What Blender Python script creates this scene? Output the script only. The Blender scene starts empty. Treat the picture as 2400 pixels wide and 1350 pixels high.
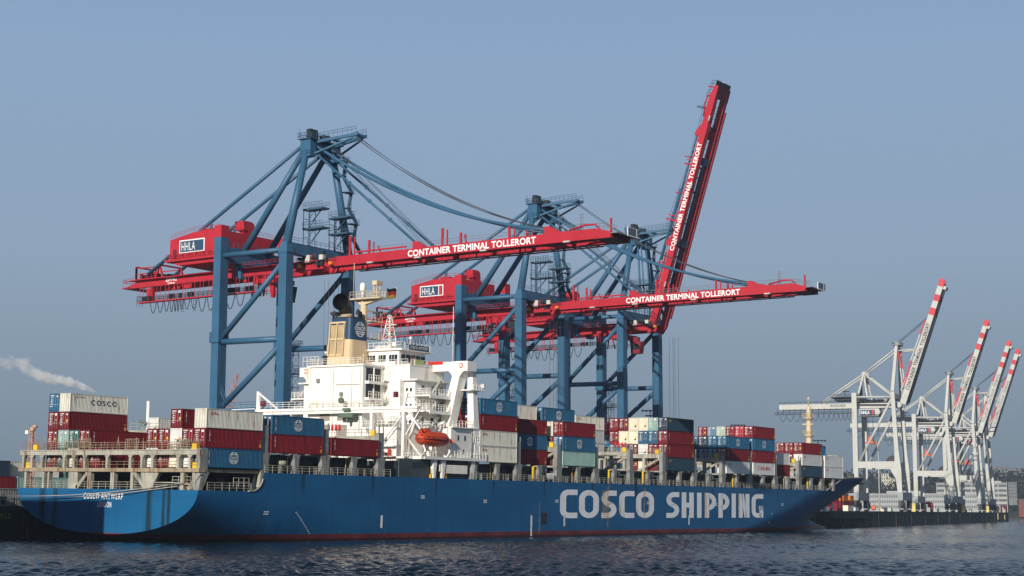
import bpy, math, random
from math import sin, cos, pi, radians, sqrt, atan2
from mathutils import Vector, Matrix
random.seed(7)
SC = bpy.context.scene
COL = SC.collection
# ---------------------------------------------------------------- the place
# x runs along the ship towards the bow, y away from the camera to the quay, z up, water at z=0
D = 172.84            # y of the ship's starboard side
BEAM = 40.0
YC = D + 20.0
HC = 2.92             # tier pitch
CL = 12.192           # container length
QZ = 5.2              # quay level
def bx(i, e=0.0):     # x of the aft end of container bay i (e=1: forward end)
    return 175.222 + 14.3262 * i + (-1.1746 if i >= 5 else 0.0) + CL * e
LIST = radians(0.85)  # the ship lists a little to starboard
def ship_pt(x, y, z):
    dy, dz = y - D, z - 10.0
    return Vector((x, D + dy * cos(LIST) - dz * sin(LIST), 10.0 + dy * sin(LIST) + dz * cos(LIST)))
CAM = Vector((0, 0, 4.676))
FPX, PITCH, YAW, ROLL = 3822.0, 0.13665, 0.593664, 0.002893
FWD = Vector((cos(YAW) * cos(PITCH), sin(YAW) * cos(PITCH), sin(PITCH)))
_r = Vector((sin(YAW), -cos(YAW), 0)); _u = _r.cross(FWD)
RIGHT = _r * cos(ROLL) + _u * sin(ROLL); UP = _u * cos(ROLL) - _r * sin(ROLL)
def bearing(px, dist, z=0.0):
    d = FWD + RIGHT * ((px - 1200) / FPX) - UP * ((1202 - 675) / FPX)
    d.z = 0; d.normalize()
    return Vector((d.x * dist, d.y * dist, z))

# ---------------------------------------------------------------- objects
def tag(o, label=None, cat=None, group=None, kind=None):
    if label: o['label'] = label
    if cat: o['category'] = cat
    if group: o['group'] = group
    if kind: o['kind'] = kind
    return o
def empty(name, loc=(0, 0, 0), rot=(0, 0, 0), label=None, cat=None, group=None):
    o = bpy.data.objects.new(name, None); COL.objects.link(o)
    o.location = loc; o.rotation_euler = rot; o.empty_display_size = 1
    return tag(o, label, cat, group)
def copy_tree(o, parent=None, kids=None):
    if kids is None:
        kids = {}
        for q in bpy.data.objects:
            if q.parent: kids.setdefault(q.parent.name, []).append(q)
    c = o.copy(); COL.objects.link(c); c.parent = parent
    for ch in kids.get(o.name, []): copy_tree(ch, c, kids)
    return c

class MB:
    """collects shapes and links them as one mesh object"""
    def __init__(s, xf=None):
        s.v = []; s.f = []; s.sm = []; s.xf = xf; s.cuts = []
    def cut(s):
        """what follows is a separate piece: an object of its own"""
        if len(s.f) > (s.cuts[-1] if s.cuts else 0): s.cuts.append(len(s.f))
        return s
    def pt(s, p):
        s.v.append(tuple(s.xf(p)) if s.xf else tuple(p)); return len(s.v) - 1
    def face(s, pts, sm=False):
        s.f.append([s.pt(p) for p in pts]); s.sm.append(sm)
    def hexa(s, b, t):
        i = [s.pt(p) for p in list(b) + list(t)]
        for q in ((3, 2, 1, 0), (4, 5, 6, 7), (0, 1, 5, 4), (1, 2, 6, 5), (2, 3, 7, 6), (3, 0, 4, 7)):
            s.f.append([i[k] for k in q]); s.sm.append(False)
    def box(s, x0, x1, y0, y1, z0, z1):
        s.hexa(((x0, y0, z0), (x1, y0, z0), (x1, y1, z0), (x0, y1, z0)), ((x0, y0, z1), (x1, y0, z1), (x1, y1, z1), (x0, y1, z1)))
        return s
    def beam(s, a, b, w, h=None, w2=None, h2=None, up=(0, 0, 1)):
        a = Vector(a); b = Vector(b); h = h or w; w2 = w2 or w; h2 = h2 or (h if w2 == w else w2 * h / w)
        d = (b - a).normalized(); up = Vector(up)
        if abs(d.dot(up)) > .99: up = Vector((0, 1, 0)) if abs(d.y) < .9 else Vector((1, 0, 0))
        sd = d.cross(up).normalized(); u = sd.cross(d)
        r = lambda c, w, h: [c - sd * w / 2 - u * h / 2, c + sd * w / 2 - u * h / 2, c + sd * w / 2 + u * h / 2, c - sd * w / 2 + u * h / 2]
        s.hexa(r(a, w, h), r(b, w2, h2)); return s
    def path(s, pts, r, n=6, r2=None, cap=True):
        pts = [Vector(p) for p in pts]; rings = []; N = len(pts)
        for k, p in enumerate(pts):
            d = (pts[min(k + 1, N - 1)] - pts[max(k - 1, 0)]).normalized()
            up = Vector((0, 0, 1)) if abs(d.z) < .95 else Vector((0, 1, 0))
            a = d.cross(up).normalized(); b = a.cross(d)
            rr = r if r2 is None else r + (r2 - r) * k / (N - 1)
            rings.append([s.pt(p + a * rr * cos(2 * pi * j / n) + b * rr * sin(2 * pi * j / n)) for j in range(n)])
        for k in range(N - 1):
            for j in range(n):
                s.f.append([rings[k][j], rings[k][(j + 1) % n], rings[k + 1][(j + 1) % n], rings[k + 1][j]]); s.sm.append(n > 4)
        if cap:
            s.f.append(rings[0][::-1]); s.sm.append(False); s.f.append(rings[-1]); s.sm.append(False)
        return s
    def tube(s, a, b, r, r2=None, n=10): return s.path((a, b), r, n, r2)
    def lathe(s, c, prof, n=12, axis=(0, 0, 1)):
        ax = Vector(axis).normalized(); q = Vector((1, 0, 0)) if abs(ax.x) < .9 else Vector((0, 1, 0))
        a = ax.cross(q).normalized(); b = ax.cross(a); c = Vector(c)
        rings = [[s.pt(c + ax * z + a * r * cos(2 * pi * j / n) + b * r * sin(2 * pi * j / n)) for j in range(n)] for r, z in prof]
        for k in range(len(rings) - 1):
            for j in range(n):
                s.f.append([rings[k][j], rings[k][(j + 1) % n], rings[k + 1][(j + 1) % n], rings[k + 1][j]]); s.sm.append(True)
        s.f.append(rings[0][::-1]); s.sm.append(False); s.f.append(rings[-1]); s.sm.append(False)
        return s
    def prism(s, poly, vec):
        v = Vector(vec); a = [s.pt(p) for p in poly]; b = [s.pt(Vector(p) + v) for p in poly]; n = len(a)
        s.f += [a[::-1], b]; s.sm += [False, False]
        for k in range(n):
            s.f.append([a[k], a[(k + 1) % n], b[(k + 1) % n], b[k]]); s.sm.append(False)
        return s
    def rail(s, pts, h=1.1, step=1.6, r=.035, mids=(.55,)):
        pts = [Vector(p) for p in pts]
        for a, b in zip(pts, pts[1:]):
            for q in (1.0,) + tuple(mids):
                s.path((a + Vector((0, 0, h * q)), b + Vector((0, 0, h * q))), r, 4)
            n = max(1, round((b - a).length / step))
            for k in range(n + 1):
                p = a + (b - a) * k / n
                s.path((p, p + Vector((0, 0, h))), r, 4)
        return s
    def ladder(s, a, b, side, w=.5, r=.03, step=.6):
        a = Vector(a); b = Vector(b); sd = Vector(side).normalized() * w / 2
        s.path((a - sd, b - sd), r, 4); s.path((a + sd, b + sd), r, 4)
        n = max(1, int((b - a).length / step))
        for k in range(n + 1):
            p = a + (b - a) * k / n; s.path((p - sd, p + sd), r * .8, 4)
        return s
    def lattice(s, c0, c1, w, d, r=.08, bay=2.0):
        """square lattice tower between two points, vertical or not"""
        c0 = Vector(c0); c1 = Vector(c1); dr = (c1 - c0).normalized()
        q = Vector((0, 0, 1)) if abs(dr.z) < .9 else Vector((1, 0, 0))
        a = dr.cross(q).normalized(); b = a.cross(dr)
        n = max(1, round((c1 - c0).length / bay))
        def cor(k, i):
            f = k / n; ww = w + (d - w) * f; p = c0 + (c1 - c0) * f
            sx, sy = ((-1, -1), (1, -1), (1, 1), (-1, 1))[i % 4]
            return p + a * sx * ww / 2 + b * sy * ww / 2
        for i in range(4):
            s.path((cor(0, i), cor(n, i)), r, 4)
            for k in range(n):
                s.path((cor(k, i), cor(k + 1, i + 1)) if k % 2 else (cor(k, i + 1), cor(k + 1, i)), r * .6, 4)
                s.path((cor(k + 1, i), cor(k + 1, i + 1)), r * .6, 4)
        return s
    def mesh(s, name, off=(0, 0, 0)):
        me = bpy.data.meshes.new(name)
        ox, oy, oz = off
        me.from_pydata([(x - ox, y - oy, z - oz) for x, y, z in s.v], [], s.f)
        me.polygons.foreach_set('use_smooth', s.sm)
        me.validate(); me.update()
        import bmesh
        bm = bmesh.new(); bm.from_mesh(me); bmesh.ops.recalc_face_normals(bm, faces=bm.faces); bm.to_mesh(me); bm.free()
        return me
    def build(s, name, m, parent=None, off=None):
        if off is None: off = ORG.get(parent.name, (0, 0, 0)) if parent else (0, 0, 0)
        if s.cuts:
            ends = sorted(set(s.cuts + [len(s.f)])); a = 0; out = []
            for b in ends:
                q = MB(); mp = {}
                for k in range(a, b):
                    q.f.append([mp.setdefault(i, len(mp)) for i in s.f[k]]); q.sm.append(s.sm[k])
                q.v = [s.v[i] for i in sorted(mp, key=mp.get)]; a = b
                out.append(put(name, q.mesh(name, off), m, parent, off))
            return out[0]
        return put(name, s.mesh(name, off), m, parent, off)
ORG = {}     # world origin of each thing whose parts are modelled in world coordinates
def put(name, me, m, parent=None, off=(0, 0, 0)):
    if m is not None and not me.materials: me.materials.append(m)
    o = bpy.data.objects.new(name, me); COL.objects.link(o)
    o.parent = parent
    ORG[o.name] = off
    return o
def thing(name, loc, label, cat, group=None, rot=(0, 0, 0)):
    o = empty(name, loc, rot, label, cat, group); ORG[o.name] = tuple(loc); return o
def put_obj_mat(name, me, m, parent):
    """shared mesh, the material belongs to the object"""
    if not me.materials: me.materials.append(None)
    o = bpy.data.objects.new(name, me); COL.objects.link(o); o.parent = parent
    o.material_slots[0].link = 'OBJECT'; o.material_slots[0].material = m
    return o

# ---------------------------------------------------------------- materials
MATS = {}
def mat(name, col, rough=.5, metal=0.0, var=.12, scale=.35, rust=0.0, rustcol=(.16, .065, .02), streak=None, strk=.5, rnd=0.0, bump=0.0, spec=.3, stretch=(1, 1, .12)):
    """painted surface: tone mottling, vertical rust runs, dirt; all tied to the object's own coordinates"""
    if name in MATS: return MATS[name]
    m = bpy.data.materials.new(name); m.use_nodes = True
    nt = m.node_tree; N = nt.nodes; L = nt.links
    b = N['Principled BSDF']; b.inputs['Roughness'].default_value = rough; b.inputs['Metallic'].default_value = metal
    b.inputs['Specular IOR Level'].default_value = spec
    tc = N.new('ShaderNodeTexCoord')
    def noise(sc, stretchv=(1, 1, 1), det=4):
        mp = N.new('ShaderNodeMapping'); mp.inputs['Scale'].default_value = stretchv
        n = N.new('ShaderNodeTexNoise'); n.inputs['Scale'].default_value = sc; n.inputs['Detail'].default_value = det
        L.new(tc.outputs['Object'], mp.inputs[0]); L.new(mp.outputs[0], n.inputs['Vector'])
        return n.outputs['Fac']
    def ramp(src, a, bb):
        r = N.new('ShaderNodeMapRange'); r.inputs[1].default_value = a; r.inputs[2].default_value = bb
        r.interpolation_type = 'SMOOTHSTEP'; L.new(src, r.inputs[0]); return r.outputs[0]
    def mix(fac, a, bb, mode='MIX'):
        x = N.new('ShaderNodeMix'); x.data_type = 'RGBA'; x.blend_type = mode
        if isinstance(fac, (int, float)): x.inputs[0].default_value = fac
        else: L.new(fac, x.inputs[0])
        for k, val in ((6, a), (7, bb)):
            if isinstance(val, tuple): x.inputs[k].default_value = (*val[:3], 1)
            else: L.new(val, x.inputs[k])
        return x.outputs[2]
    lo = tuple(c * (1 - var) for c in col); hi = tuple(min(1, c * (1 + var)) for c in col)
    c = mix(ramp(noise(scale), .3, .7), lo, hi)
    if rnd:
        oi = N.new('ShaderNodeObjectInfo'); hs = N.new('ShaderNodeHueSaturation')
        r = N.new('ShaderNodeMapRange'); r.inputs[3].default_value = 1 - rnd; r.inputs[4].default_value = 1 + rnd
        L.new(oi.outputs['Random'], r.inputs[0]); L.new(r.outputs[0], hs.inputs['Value']); L.new(c, hs.inputs['Color']); c = hs.outputs[0]
    if streak:
        c = mix(ramp(noise(scale * 2.2, stretch, 3), .62 - .12 * strk, .72), c, streak)
    if rust:
        f = ramp(noise(scale * 3, stretch, 5), .66 - .2 * rust, .74)
        c = mix(f, c, rustcol)
    L.new(c, b.inputs['Base Color'])
    if bump:
        bp = N.new('ShaderNodeBump'); bp.inputs['Strength'].default_value = bump; bp.inputs['Distance'].default_value = .05
        L.new(noise(scale * 6), bp.inputs['Height']); L.new(bp.outputs[0], b.inputs['Normal'])
    MATS[name] = m
    return m
BLUE = mat('crane_blue_paint', (.036, .112, .202), .45, var=.08, scale=.25, streak=(.03, .085, .155), strk=.2, spec=.3)
RED = mat('crane_red_paint', (.42, .020, .036), .5, spec=.25, var=.07, scale=.25, streak=(.36, .02, .03), strk=.2)
DARK = mat('dark_steel', (.020, .026, .034), .6, var=.3)
BLUED = mat('dark_blue_steel', (.035, .085, .14), .5)
CABLE = mat('cable_black', (.018, .022, .03), .6)
ROPE = mat('steel_rope', (.06, .07, .085), .5)
WHITE = mat('white_paint', (.80, .80, .77), .5, var=.03, scale=.3)
SIGNW = mat('sign_white', (.82, .82, .82), .5, var=.02)
SIGNB = mat('sign_navy', (.030, .065, .125), .5, var=.05)
SIGNR = mat('sign_red', (.55, .03, .05), .5, var=.05)
BLACKT = mat('letter_black', (.03, .032, .036), .6, var=.1)
YELLOW = mat('yellow_paint', (.70, .46, .03), .5, var=.15)
REDP = mat('signal_red', (.55, .03, .03), .5)
GREEN = mat('deck_green', (.02, .09, .055), .5)
GLASS = mat('window_glass', (.018, .028, .032), .08, var=.1)
HULL = None
def ship_white():
    return mat('ship_white_paint', (.83, .81, .76), .45, var=.04, scale=.25, streak=(.60, .50, .34), strk=.22, stretch=(1, 1, .14))
SHW = ship_white()
CREAM = mat('ship_cream_paint', (.36, .35, .295), .55, var=.2, scale=.5, rust=.62, streak=(.22, .21, .18), strk=.5)
RUSTY = mat('rusty_cream_paint', (.33, .27, .19), .6, var=.2, scale=.5, rust=.95, rustcol=(.20, .085, .03), streak=(.14, .10, .06), strk=.7)
CREAM_SHADED = mat('shaded_cream_paint', (.24, .24, .23), .6, var=.15, scale=.6, rust=.25, streak=(.14, .14, .135), strk=.6)  # cream paint again, toned grey for the shade on the pedestals' side faces
DECKG = mat('deck_grey_green', (.055, .070, .072), .7, var=.25, scale=.3, rust=.2)
HATCH = mat('hatch_dark_grey', (.050, .066, .075), .65, var=.25, scale=.3, rust=.15)
FUN = mat('funnel_cream', (.66, .49, .29), .4, var=.05, scale=.3)
FUNB = mat('funnel_blue', (.018, .055, .115), .35, var=.06)
SOOT = mat('sooty_steel', (.035, .033, .034), .55, var=.4, scale=.5)

# ---------------------------------------------------------------- lettering
_txt = {}
def text(s, parent, origin, xd, yd, w, h, m, bold=0.0, name='lettering', lift=(0, 0, 0), off=None, spacing=1.0):
    """lettering scaled to w x h, lying in the plane xd/yd with its lower left corner at origin"""
    key = (s, bold, spacing)
    if key not in _txt:
        cu = bpy.data.curves.new('lettering', 'FONT'); cu.body = s; cu.offset = bold; cu.space_character = spacing
        cu.resolution_u = 3; cu.dimensions = '2D'; cu.fill_mode = 'BOTH'
        o = bpy.data.objects.new('lettering', cu); COL.objects.link(o)
        dg = bpy.context.evaluated_depsgraph_get(); dg.update()
        me = bpy.data.meshes.new_from_object(o.evaluated_get(dg))
        vs = [v.co.copy() for v in me.vertices]; fs = [tuple(p.vertices) for p in me.polygons]
        bpy.data.objects.remove(o); bpy.data.curves.remove(cu); bpy.data.meshes.remove(me)
        x0 = min(v.x for v in vs); x1 = max(v.x for v in vs); y0 = min(v.y for v in vs); y1 = max(v.y for v in vs)
        _txt[key] = ([((v.x - x0) / (x1 - x0), (v.y - y0) / (y1 - y0)) for v in vs], fs)
    vs, fs = _txt[key]
    if off is None: off = ORG.get(parent.name, (0, 0, 0)) if parent else (0, 0, 0)
    o = Vector(origin) + Vector(lift) - Vector(off); xd = Vector(xd); yd = Vector(yd)
    me = bpy.data.meshes.new(name)
    me.from_pydata([o + xd * (x * w) + yd * (y * h) for x, y in vs], [], fs); me.update()
    return put(name, me, m, parent, off)
def strokes(letters, mb, t):
    """heavy rounded letterforms: (char, x0, x1, z0, z1) each, faces given to mb as (x, z); t is the stroke (tx, tz)"""
    tx, tz = t
    for ch, x0, x1, z0, z1 in letters:
        kx = tz / tx; w = (x1 - x0) * kx; h = z1 - z0; t = tz; hw = t / 2
        def emit(pts, closed=False, sm=True):
            n = len(pts); Lp = []; Rp = []
            for k in range(n):
                a = pts[(k - 1) % n] if closed or k else pts[k]; b = pts[(k + 1) % n] if closed or k < n - 1 else pts[k]
                dx, dz = b[0] - a[0], b[1] - a[1]; l = sqrt(dx * dx + dz * dz) or 1
                nx, nz = -dz / l * hw, dx / l * hw
                Lp.append((pts[k][0] + nx, pts[k][1] + nz)); Rp.append((pts[k][0] - nx, pts[k][1] - nz))
            for k in range(n if closed else n - 1):
                j = (k + 1) % n
                mb.face([(x0 + p[0] / kx, z0 + p[1]) for p in (Lp[k], Lp[j], Rp[j], Rp[k])])
        def arc(cx, cz, r, a0, a1, n=7):
            return [(cx + r * cos(radians(a0 + (a1 - a0) * k / n)), cz + r * sin(radians(a0 + (a1 - a0) * k / n))) for k in range(n + 1)]
        L_, R_, B_, T_ = hw, w - hw, hw, h - hw
        r = min(h * .34, (w - t) * .5)
        if ch == 'O':
            emit(arc(R_ - r, T_ - r, r, 0, 90) + arc(L_ + r, T_ - r, r, 90, 180) + arc(L_ + r, B_ + r, r, 180, 270) + arc(R_ - r, B_ + r, r, 270, 360), True)
        elif ch in 'CG':
            p = [(w, T_)] + arc(L_ + r, T_ - r, r, 90, 180) + arc(L_ + r, B_ + r, r, 180, 270)
            emit(p + [(w if ch == 'C' else R_, B_)])
            if ch == 'G':
                emit([(R_, 0), (R_, h * .5)]); emit([(w * .62, h * .5 - hw), (w, h * .5 - hw)])
        elif ch == 'S':
            m = h / 2; r = (T_ - m) * .5; r2 = min(r, w * .3)
            emit([(w, T_)] + arc(L_ + r, T_ - r, r, 90, 270) + arc(R_ - r, m - r, r, 90, -90) + [(0, B_)])
        elif ch == 'H':
            emit([(L_, 0), (L_, h)]); emit([(R_, 0), (R_, h)]); emit([(t, h / 2), (w - t, h / 2)])
        elif ch == 'I':
            emit([(w / 2, 0), (w / 2, h)]) if abs(w - t) < .3 * t else mb.face([(x0 + p[0] / kx, z0 + p[1]) for p in ((0, 0), (w, 0), (w, h), (0, h))])
        elif ch == 'P':
            emit([(L_, 0), (L_, h)]); m = h * .40; r = (T_ - m) / 2
            emit([(t, T_)] + arc(R_ - r, T_ - r, r, 90, -90) + [(t, m)])
        elif ch == 'N':
            emit([(L_, 0), (L_, h)]); emit([(R_, 0), (R_, h)])
            mb.face([(x0 + p[0] / kx, z0 + p[1]) for p in ((t * .6, h), (t * 1.25, h), (w - t * .6, 0), (w - t * 1.25, 0))])

# ================================================================ camera, light, sky, air
cam = bpy.data.cameras.new('camera'); co = bpy.data.objects.new('camera', cam); COL.objects.link(co)
cam.sensor_width = 36.0; cam.lens = 36.0 * FPX / 2400.0; cam.clip_start = .5; cam.clip_end = 30000
Mx = Matrix((RIGHT, UP, -FWD)).transposed().to_4x4(); Mx.translation = CAM; co.matrix_world = Mx
SC.camera = co
SUN_EL = radians(21); SUN_AZ = Vector((-0.972, -0.236))
sd = Vector((SUN_AZ.x * cos(SUN_EL), SUN_AZ.y * cos(SUN_EL), sin(SUN_EL)))
sl = bpy.data.lights.new('sun', 'SUN'); sl.energy = 5.0; sl.angle = radians(.53); sl.color = (1.0, .93, .82)
so = bpy.data.objects.new('sun', sl); COL.objects.link(so); so.location = (0, -50, 200)
so.rotation_euler = sd.to_track_quat('Z', 'Y').to_euler()
W = bpy.data.worlds.new('World'); SC.world = W; W.use_nodes = True
wn = W.node_tree.nodes; wl = W.node_tree.links
sky = wn.new('ShaderNodeTexSky'); sky.sky_type = 'NISHITA'; sky.sun_disc = False
sky.sun_elevation = SUN_EL; sky.sun_rotation = atan2(SUN_AZ.x, SUN_AZ.y)
sky.altitude = 0; sky.air_density = 1.0; sky.dust_density = 1.0; sky.ozone_density = 2.6
bg = wn['Background']; bg.inputs[1].default_value = .06
# hazy winter air: the sky pales into a blue-grey veil towards the horizon
gt = wn.new('ShaderNodeTexCoord'); gs = wn.new('ShaderNodeSeparateXYZ'); wl.new(gt.outputs['Generated'], gs.inputs[0])
gr = wn.new('ShaderNodeValToRGB'); wl.new(gs.outputs['Z'], gr.inputs[0]); cr = gr.color_ramp
cr.elements[0].position = 0.0; cr.elements[0].color = (3.2, 4.05, 5.05, 1); cr.elements[1].position = .40; cr.elements[1].color = (3.6, 5.4, 8.4, 1)
for ps, c in ((.066, (3.95, 5.15, 6.55, 1)), (.155, (4.85, 6.5, 8.75, 1)), (.28, (4.5, 6.6, 9.75, 1))):
    e = cr.elements.new(ps); e.color = c
gf = wn.new('ShaderNodeMapRange'); gf.inputs[1].default_value = .34; gf.inputs[2].default_value = .62; gf.inputs[3].default_value = .96; gf.inputs[4].default_value = 0.0; wl.new(gs.outputs['Z'], gf.inputs[0])
gm = wn.new('ShaderNodeMix'); gm.data_type = 'RGBA'; wl.new(gf.outputs[0], gm.inputs[0]); wl.new(sky.outputs[0], gm.inputs[6]); wl.new(gr.outputs[0], gm.inputs[7])
wl.new(gm.outputs[2], bg.inputs[0])
SC.view_settings.view_transform = 'Standard'; SC.view_settings.look = 'None'
SC.view_settings.exposure = 0.0; SC.view_settings.gamma = 1.0
SC.cycles.max_bounces = 8; SC.cycles.volume_bounces = 3; SC.cycles.transparent_max_bounces = 12
SC.cycles.volume_step_rate = 4.0; SC.cycles.volume_max_steps = 128
try: SC.cycles.use_denoising = True
except Exception: pass

# air: one even box of haze around everything
hz = MB(); hz.box(-400, 5200, -900, 4300, -2.0, 150)
hm = bpy.data.materials.new('haze_air'); hm.use_nodes = True; n = hm.node_tree.nodes; n.clear()
vo = n.new('ShaderNodeVolumePrincipled'); vo.inputs['Density'].default_value = .00013
vo.inputs['Color'].default_value = (.40, .50, .62, 1); vo.inputs['Anisotropy'].default_value = .0
oo = n.new('ShaderNodeOutputMaterial'); hm.node_tree.links.new(vo.outputs[0], oo.inputs['Volume'])
tag(hz.build('haze', hm), 'thin pale haze over the harbour', 'haze', kind='stuff')

# ================================================================ water, quay, far shore
import numpy as np
wm = bpy.data.materials.new('harbour_water'); wm.use_nodes = True; n = wm.node_tree.nodes; l = wm.node_tree.links
b = n['Principled BSDF']; b.inputs['Base Color'].default_value = (.004, .012, .022, 1); b.inputs['Roughness'].default_value = .08
b.inputs['IOR'].default_value = 1.15
tc = n.new('ShaderNodeTexCoord'); t = n.new('ShaderNodeTexNoise'); t.inputs['Scale'].default_value = 2.6; t.inputs['Detail'].default_value = 4; t.inputs['Roughness'].default_value = .6
l.new(tc.outputs['Object'], t.inputs['Vector'])
bp = n.new('ShaderNodeBump'); bp.inputs['Strength'].default_value = .3; bp.inputs['Distance'].default_value = .2
l.new(t.outputs['Fac'], bp.inputs['Height']); l.new(bp.outputs[0], b.inputs['Normal'])
def waves():
    """wind chop as real relief: a sum of short waves, finer near the camera where they can be told apart"""
    rg = np.random.default_rng(4)
    r = [60.0]
    while r[-1] < 1500: r.append(r[-1] + .22 * (r[-1] / 105) ** 1.25 if r[-1] > 95 else r[-1] + .8)
    r = np.array(r); th = np.linspace(YAW - radians(23), YAW + radians(23), 460)
    R, T = np.meshgrid(r, th, indexing='ij'); X = R * np.cos(T); Y = R * np.sin(T); Z = np.zeros_like(X)
    for k in range(70):
        lam = .85 * (3.6 / .85) ** rg.random(); d = YAW - 2.2 + rg.normal(0, 1.0); kk = 2 * pi / lam
        amp = .0088 * lam ** .75 * rg.uniform(.6, 1.3)
        ph = (X * cos(d) + Y * sin(d)) * kk + rg.uniform(0, 6.28) + 1.2 * np.sin(X * .021 * rg.normal() + Y * .023 * rg.normal() + rg.uniform(0, 6))
        Z += amp * (np.sin(ph) + .25 * np.sin(2 * ph + 1.57)) * np.clip(lam / (.7 * (R / 105) ** 1.25), 0, 1)
    Z *= .75 + .5 * np.sin(X * .035 + 1.3 * np.sin(Y * .02)) * np.sin(Y * .041 + X * .013)
    nr, nt_ = X.shape; co_ = np.stack([X, Y, Z], -1).reshape(-1, 3)
    i = np.arange(nr * nt_).reshape(nr, nt_); q = np.stack([i[:-1, :-1], i[1:, :-1], i[1:, 1:], i[:-1, 1:]], -1).reshape(-1, 4)
    m0 = len(co_); flat = np.array([(-380, -880, -.45), (5100, -880, -.45), (5100, 4200, -.45), (-380, 4200, -.45)])
    co_ = np.concatenate([co_, flat]); q = np.concatenate([q, [[m0, m0 + 1, m0 + 2, m0 + 3]]])
    me = bpy.data.meshes.new('water'); me.vertices.add(len(co_)); me.vertices.foreach_set('co', co_.ravel())
    me.loops.add(len(q) * 4); me.loops.foreach_set('vertex_index', q.ravel().astype(np.int32)); me.polygons.add(len(q))
    me.polygons.foreach_set('loop_start', np.arange(0, len(q) * 4, 4, dtype=np.int32)); me.polygons.foreach_set('use_smooth', np.ones(len(q), bool)); me.update(); me.validate()
    return put('water', me, wm)
tag(waves(), 'dark rippled harbour water', kind='structure')

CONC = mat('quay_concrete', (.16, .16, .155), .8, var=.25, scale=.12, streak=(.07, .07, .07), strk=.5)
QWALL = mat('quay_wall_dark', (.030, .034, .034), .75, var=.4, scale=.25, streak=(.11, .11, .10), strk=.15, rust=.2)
UA = atan2(311.61 - 206.25, 1005.8 - 484.13)
UX = Vector((cos(UA), sin(UA), 0)); NX = Vector((-sin(UA), cos(UA), 0)); QO = Vector((484.13, 206.25, 0))
def wq(a, b, z=0): return QO + UX * a + NX * b + Vector((0, 0, z))   # along / inland of the far quay's edge
edge = [(-370, 215), (476, 215), (480, 208), tuple(wq(0, 0)[:2]), tuple(wq(533, 0)[:2]), tuple(wq(548, 14)[:2]), tuple(wq(548, 70)[:2]), tuple(wq(200, 330)[:2]), (300, 900), (-370, 900)]
g = MB(); g.face([(x, y, QZ) for x, y in edge])
tag(g.build('quay_ground', CONC), 'grey concrete quay apron', kind='structure')
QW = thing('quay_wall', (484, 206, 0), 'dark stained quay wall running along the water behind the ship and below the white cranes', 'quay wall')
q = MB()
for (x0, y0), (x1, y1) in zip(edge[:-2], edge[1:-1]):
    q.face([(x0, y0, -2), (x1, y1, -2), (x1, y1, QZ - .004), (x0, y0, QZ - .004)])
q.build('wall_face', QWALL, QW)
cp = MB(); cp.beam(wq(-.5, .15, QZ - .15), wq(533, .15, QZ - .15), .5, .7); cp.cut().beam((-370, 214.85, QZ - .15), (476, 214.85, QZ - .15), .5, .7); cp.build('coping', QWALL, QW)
cp = MB(); cp.beam(wq(0, -.7, 3.2), wq(72, -.7, 3.2), .8, .5); cp.build('timber_waler', QWALL, QW)
cp = MB()
for a in range(0, 60, 3): cp.cut().beam(wq(a + 1, -.6, -2), wq(a + 1, -.6, 3.0), .7, .7)
cp.build('pile', mat('pile_grey', (.055, .058, .056), .8, var=.4, scale=.6), QW)
cp = MB()
for a in range(86, 530, 37): cp.cut().beam(wq(a, -.12, .2), wq(a, -.12, 4.6), .3, .3)
for a in range(108, 200, 14): cp.cut().box(a - .4, a + .4, 213.9, 214.8, .3, 4.8)
cp.build('rubbing_post', QWALL, QW)
for a, h in ((470, 3.4), (506, 2.6)):
    yp = MB(); yp.box(-.9, .9, -.35, 0, 0, h); yp.box(-1.0, 1.0, -.4, .05, h, h + .25)
    o = yp.build('quay_fender', mat('fender_yellow', (.55, .47, .24), .6)); o.location = wq(a, -.4, 1.2); o.rotation_euler = (0, 0, UA)
    tag(o, 'tall pale yellow fender on the quay wall below the farthest white crane' if a == 470 else 'small pale yellow fender near the far end of the quay', 'fender', 'yellow fenders on the far quay')
text('950', QW, (172.4, 214.95, 3.35), (1, 0, 0), (0, 0, 1), 2.3, 1.0, mat('berth_yellow', (.30, .26, .05), .7), .0)

# far shore: a low bank, wooded slope
sh = MB()
def shore(px, d, z): return bearing(px, d, z)
xs = list(range(1700, 2761, 40))
prof = [(1500, .5), (1520, 4.0), (1700, 5.0), (1820, 22), (1960, 40), (2300, 46)]
for i in range(len(xs) - 1):
    for j in range(len(prof) - 1):
        sh.face([shore(xs[i], prof[j][0], prof[j][1]), shore(xs[i + 1], prof[j][0], prof[j][1]), shore(xs[i + 1], prof[j + 1][0], prof[j + 1][1]), shore(xs[i], prof[j + 1][0], prof[j + 1][1])])
tag(sh.build('far_shore', mat('shore_ground', (.05, .055, .045), .9, var=.3, scale=.02)), 'far river bank rising into a slope', kind='structure')
wd = MB(); rw = random.Random(3)
for k in range(1500):
    px = rw.uniform(1720, 2740); d = rw.uniform(1700, 2080)
    zg = 5 + (min(max((d - 1700) / 260, 0), 1)) * 35
    h = rw.uniform(8, 17); c = bearing(px, d, zg)
    r = rw.uniform(3.0, 6.0)
    for t in range(9):
        p = c + Vector((rw.uniform(-r, r), rw.uniform(-r, r), h * rw.uniform(.35, 1.0)))
        e = rw.uniform(1.2, 2.6)
        v = [p + Vector((rw.uniform(-e, e), rw.uniform(-e, e), rw.uniform(-e, e))) for _ in range(4)]
        wd.face([v[0], v[1], v[2]]); wd.face([v[0], v[2], v[3]]); wd.face([v[1], v[3], v[2]])
    wd.beam(c, c + Vector((0, 0, h * .7)), .5)
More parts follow.
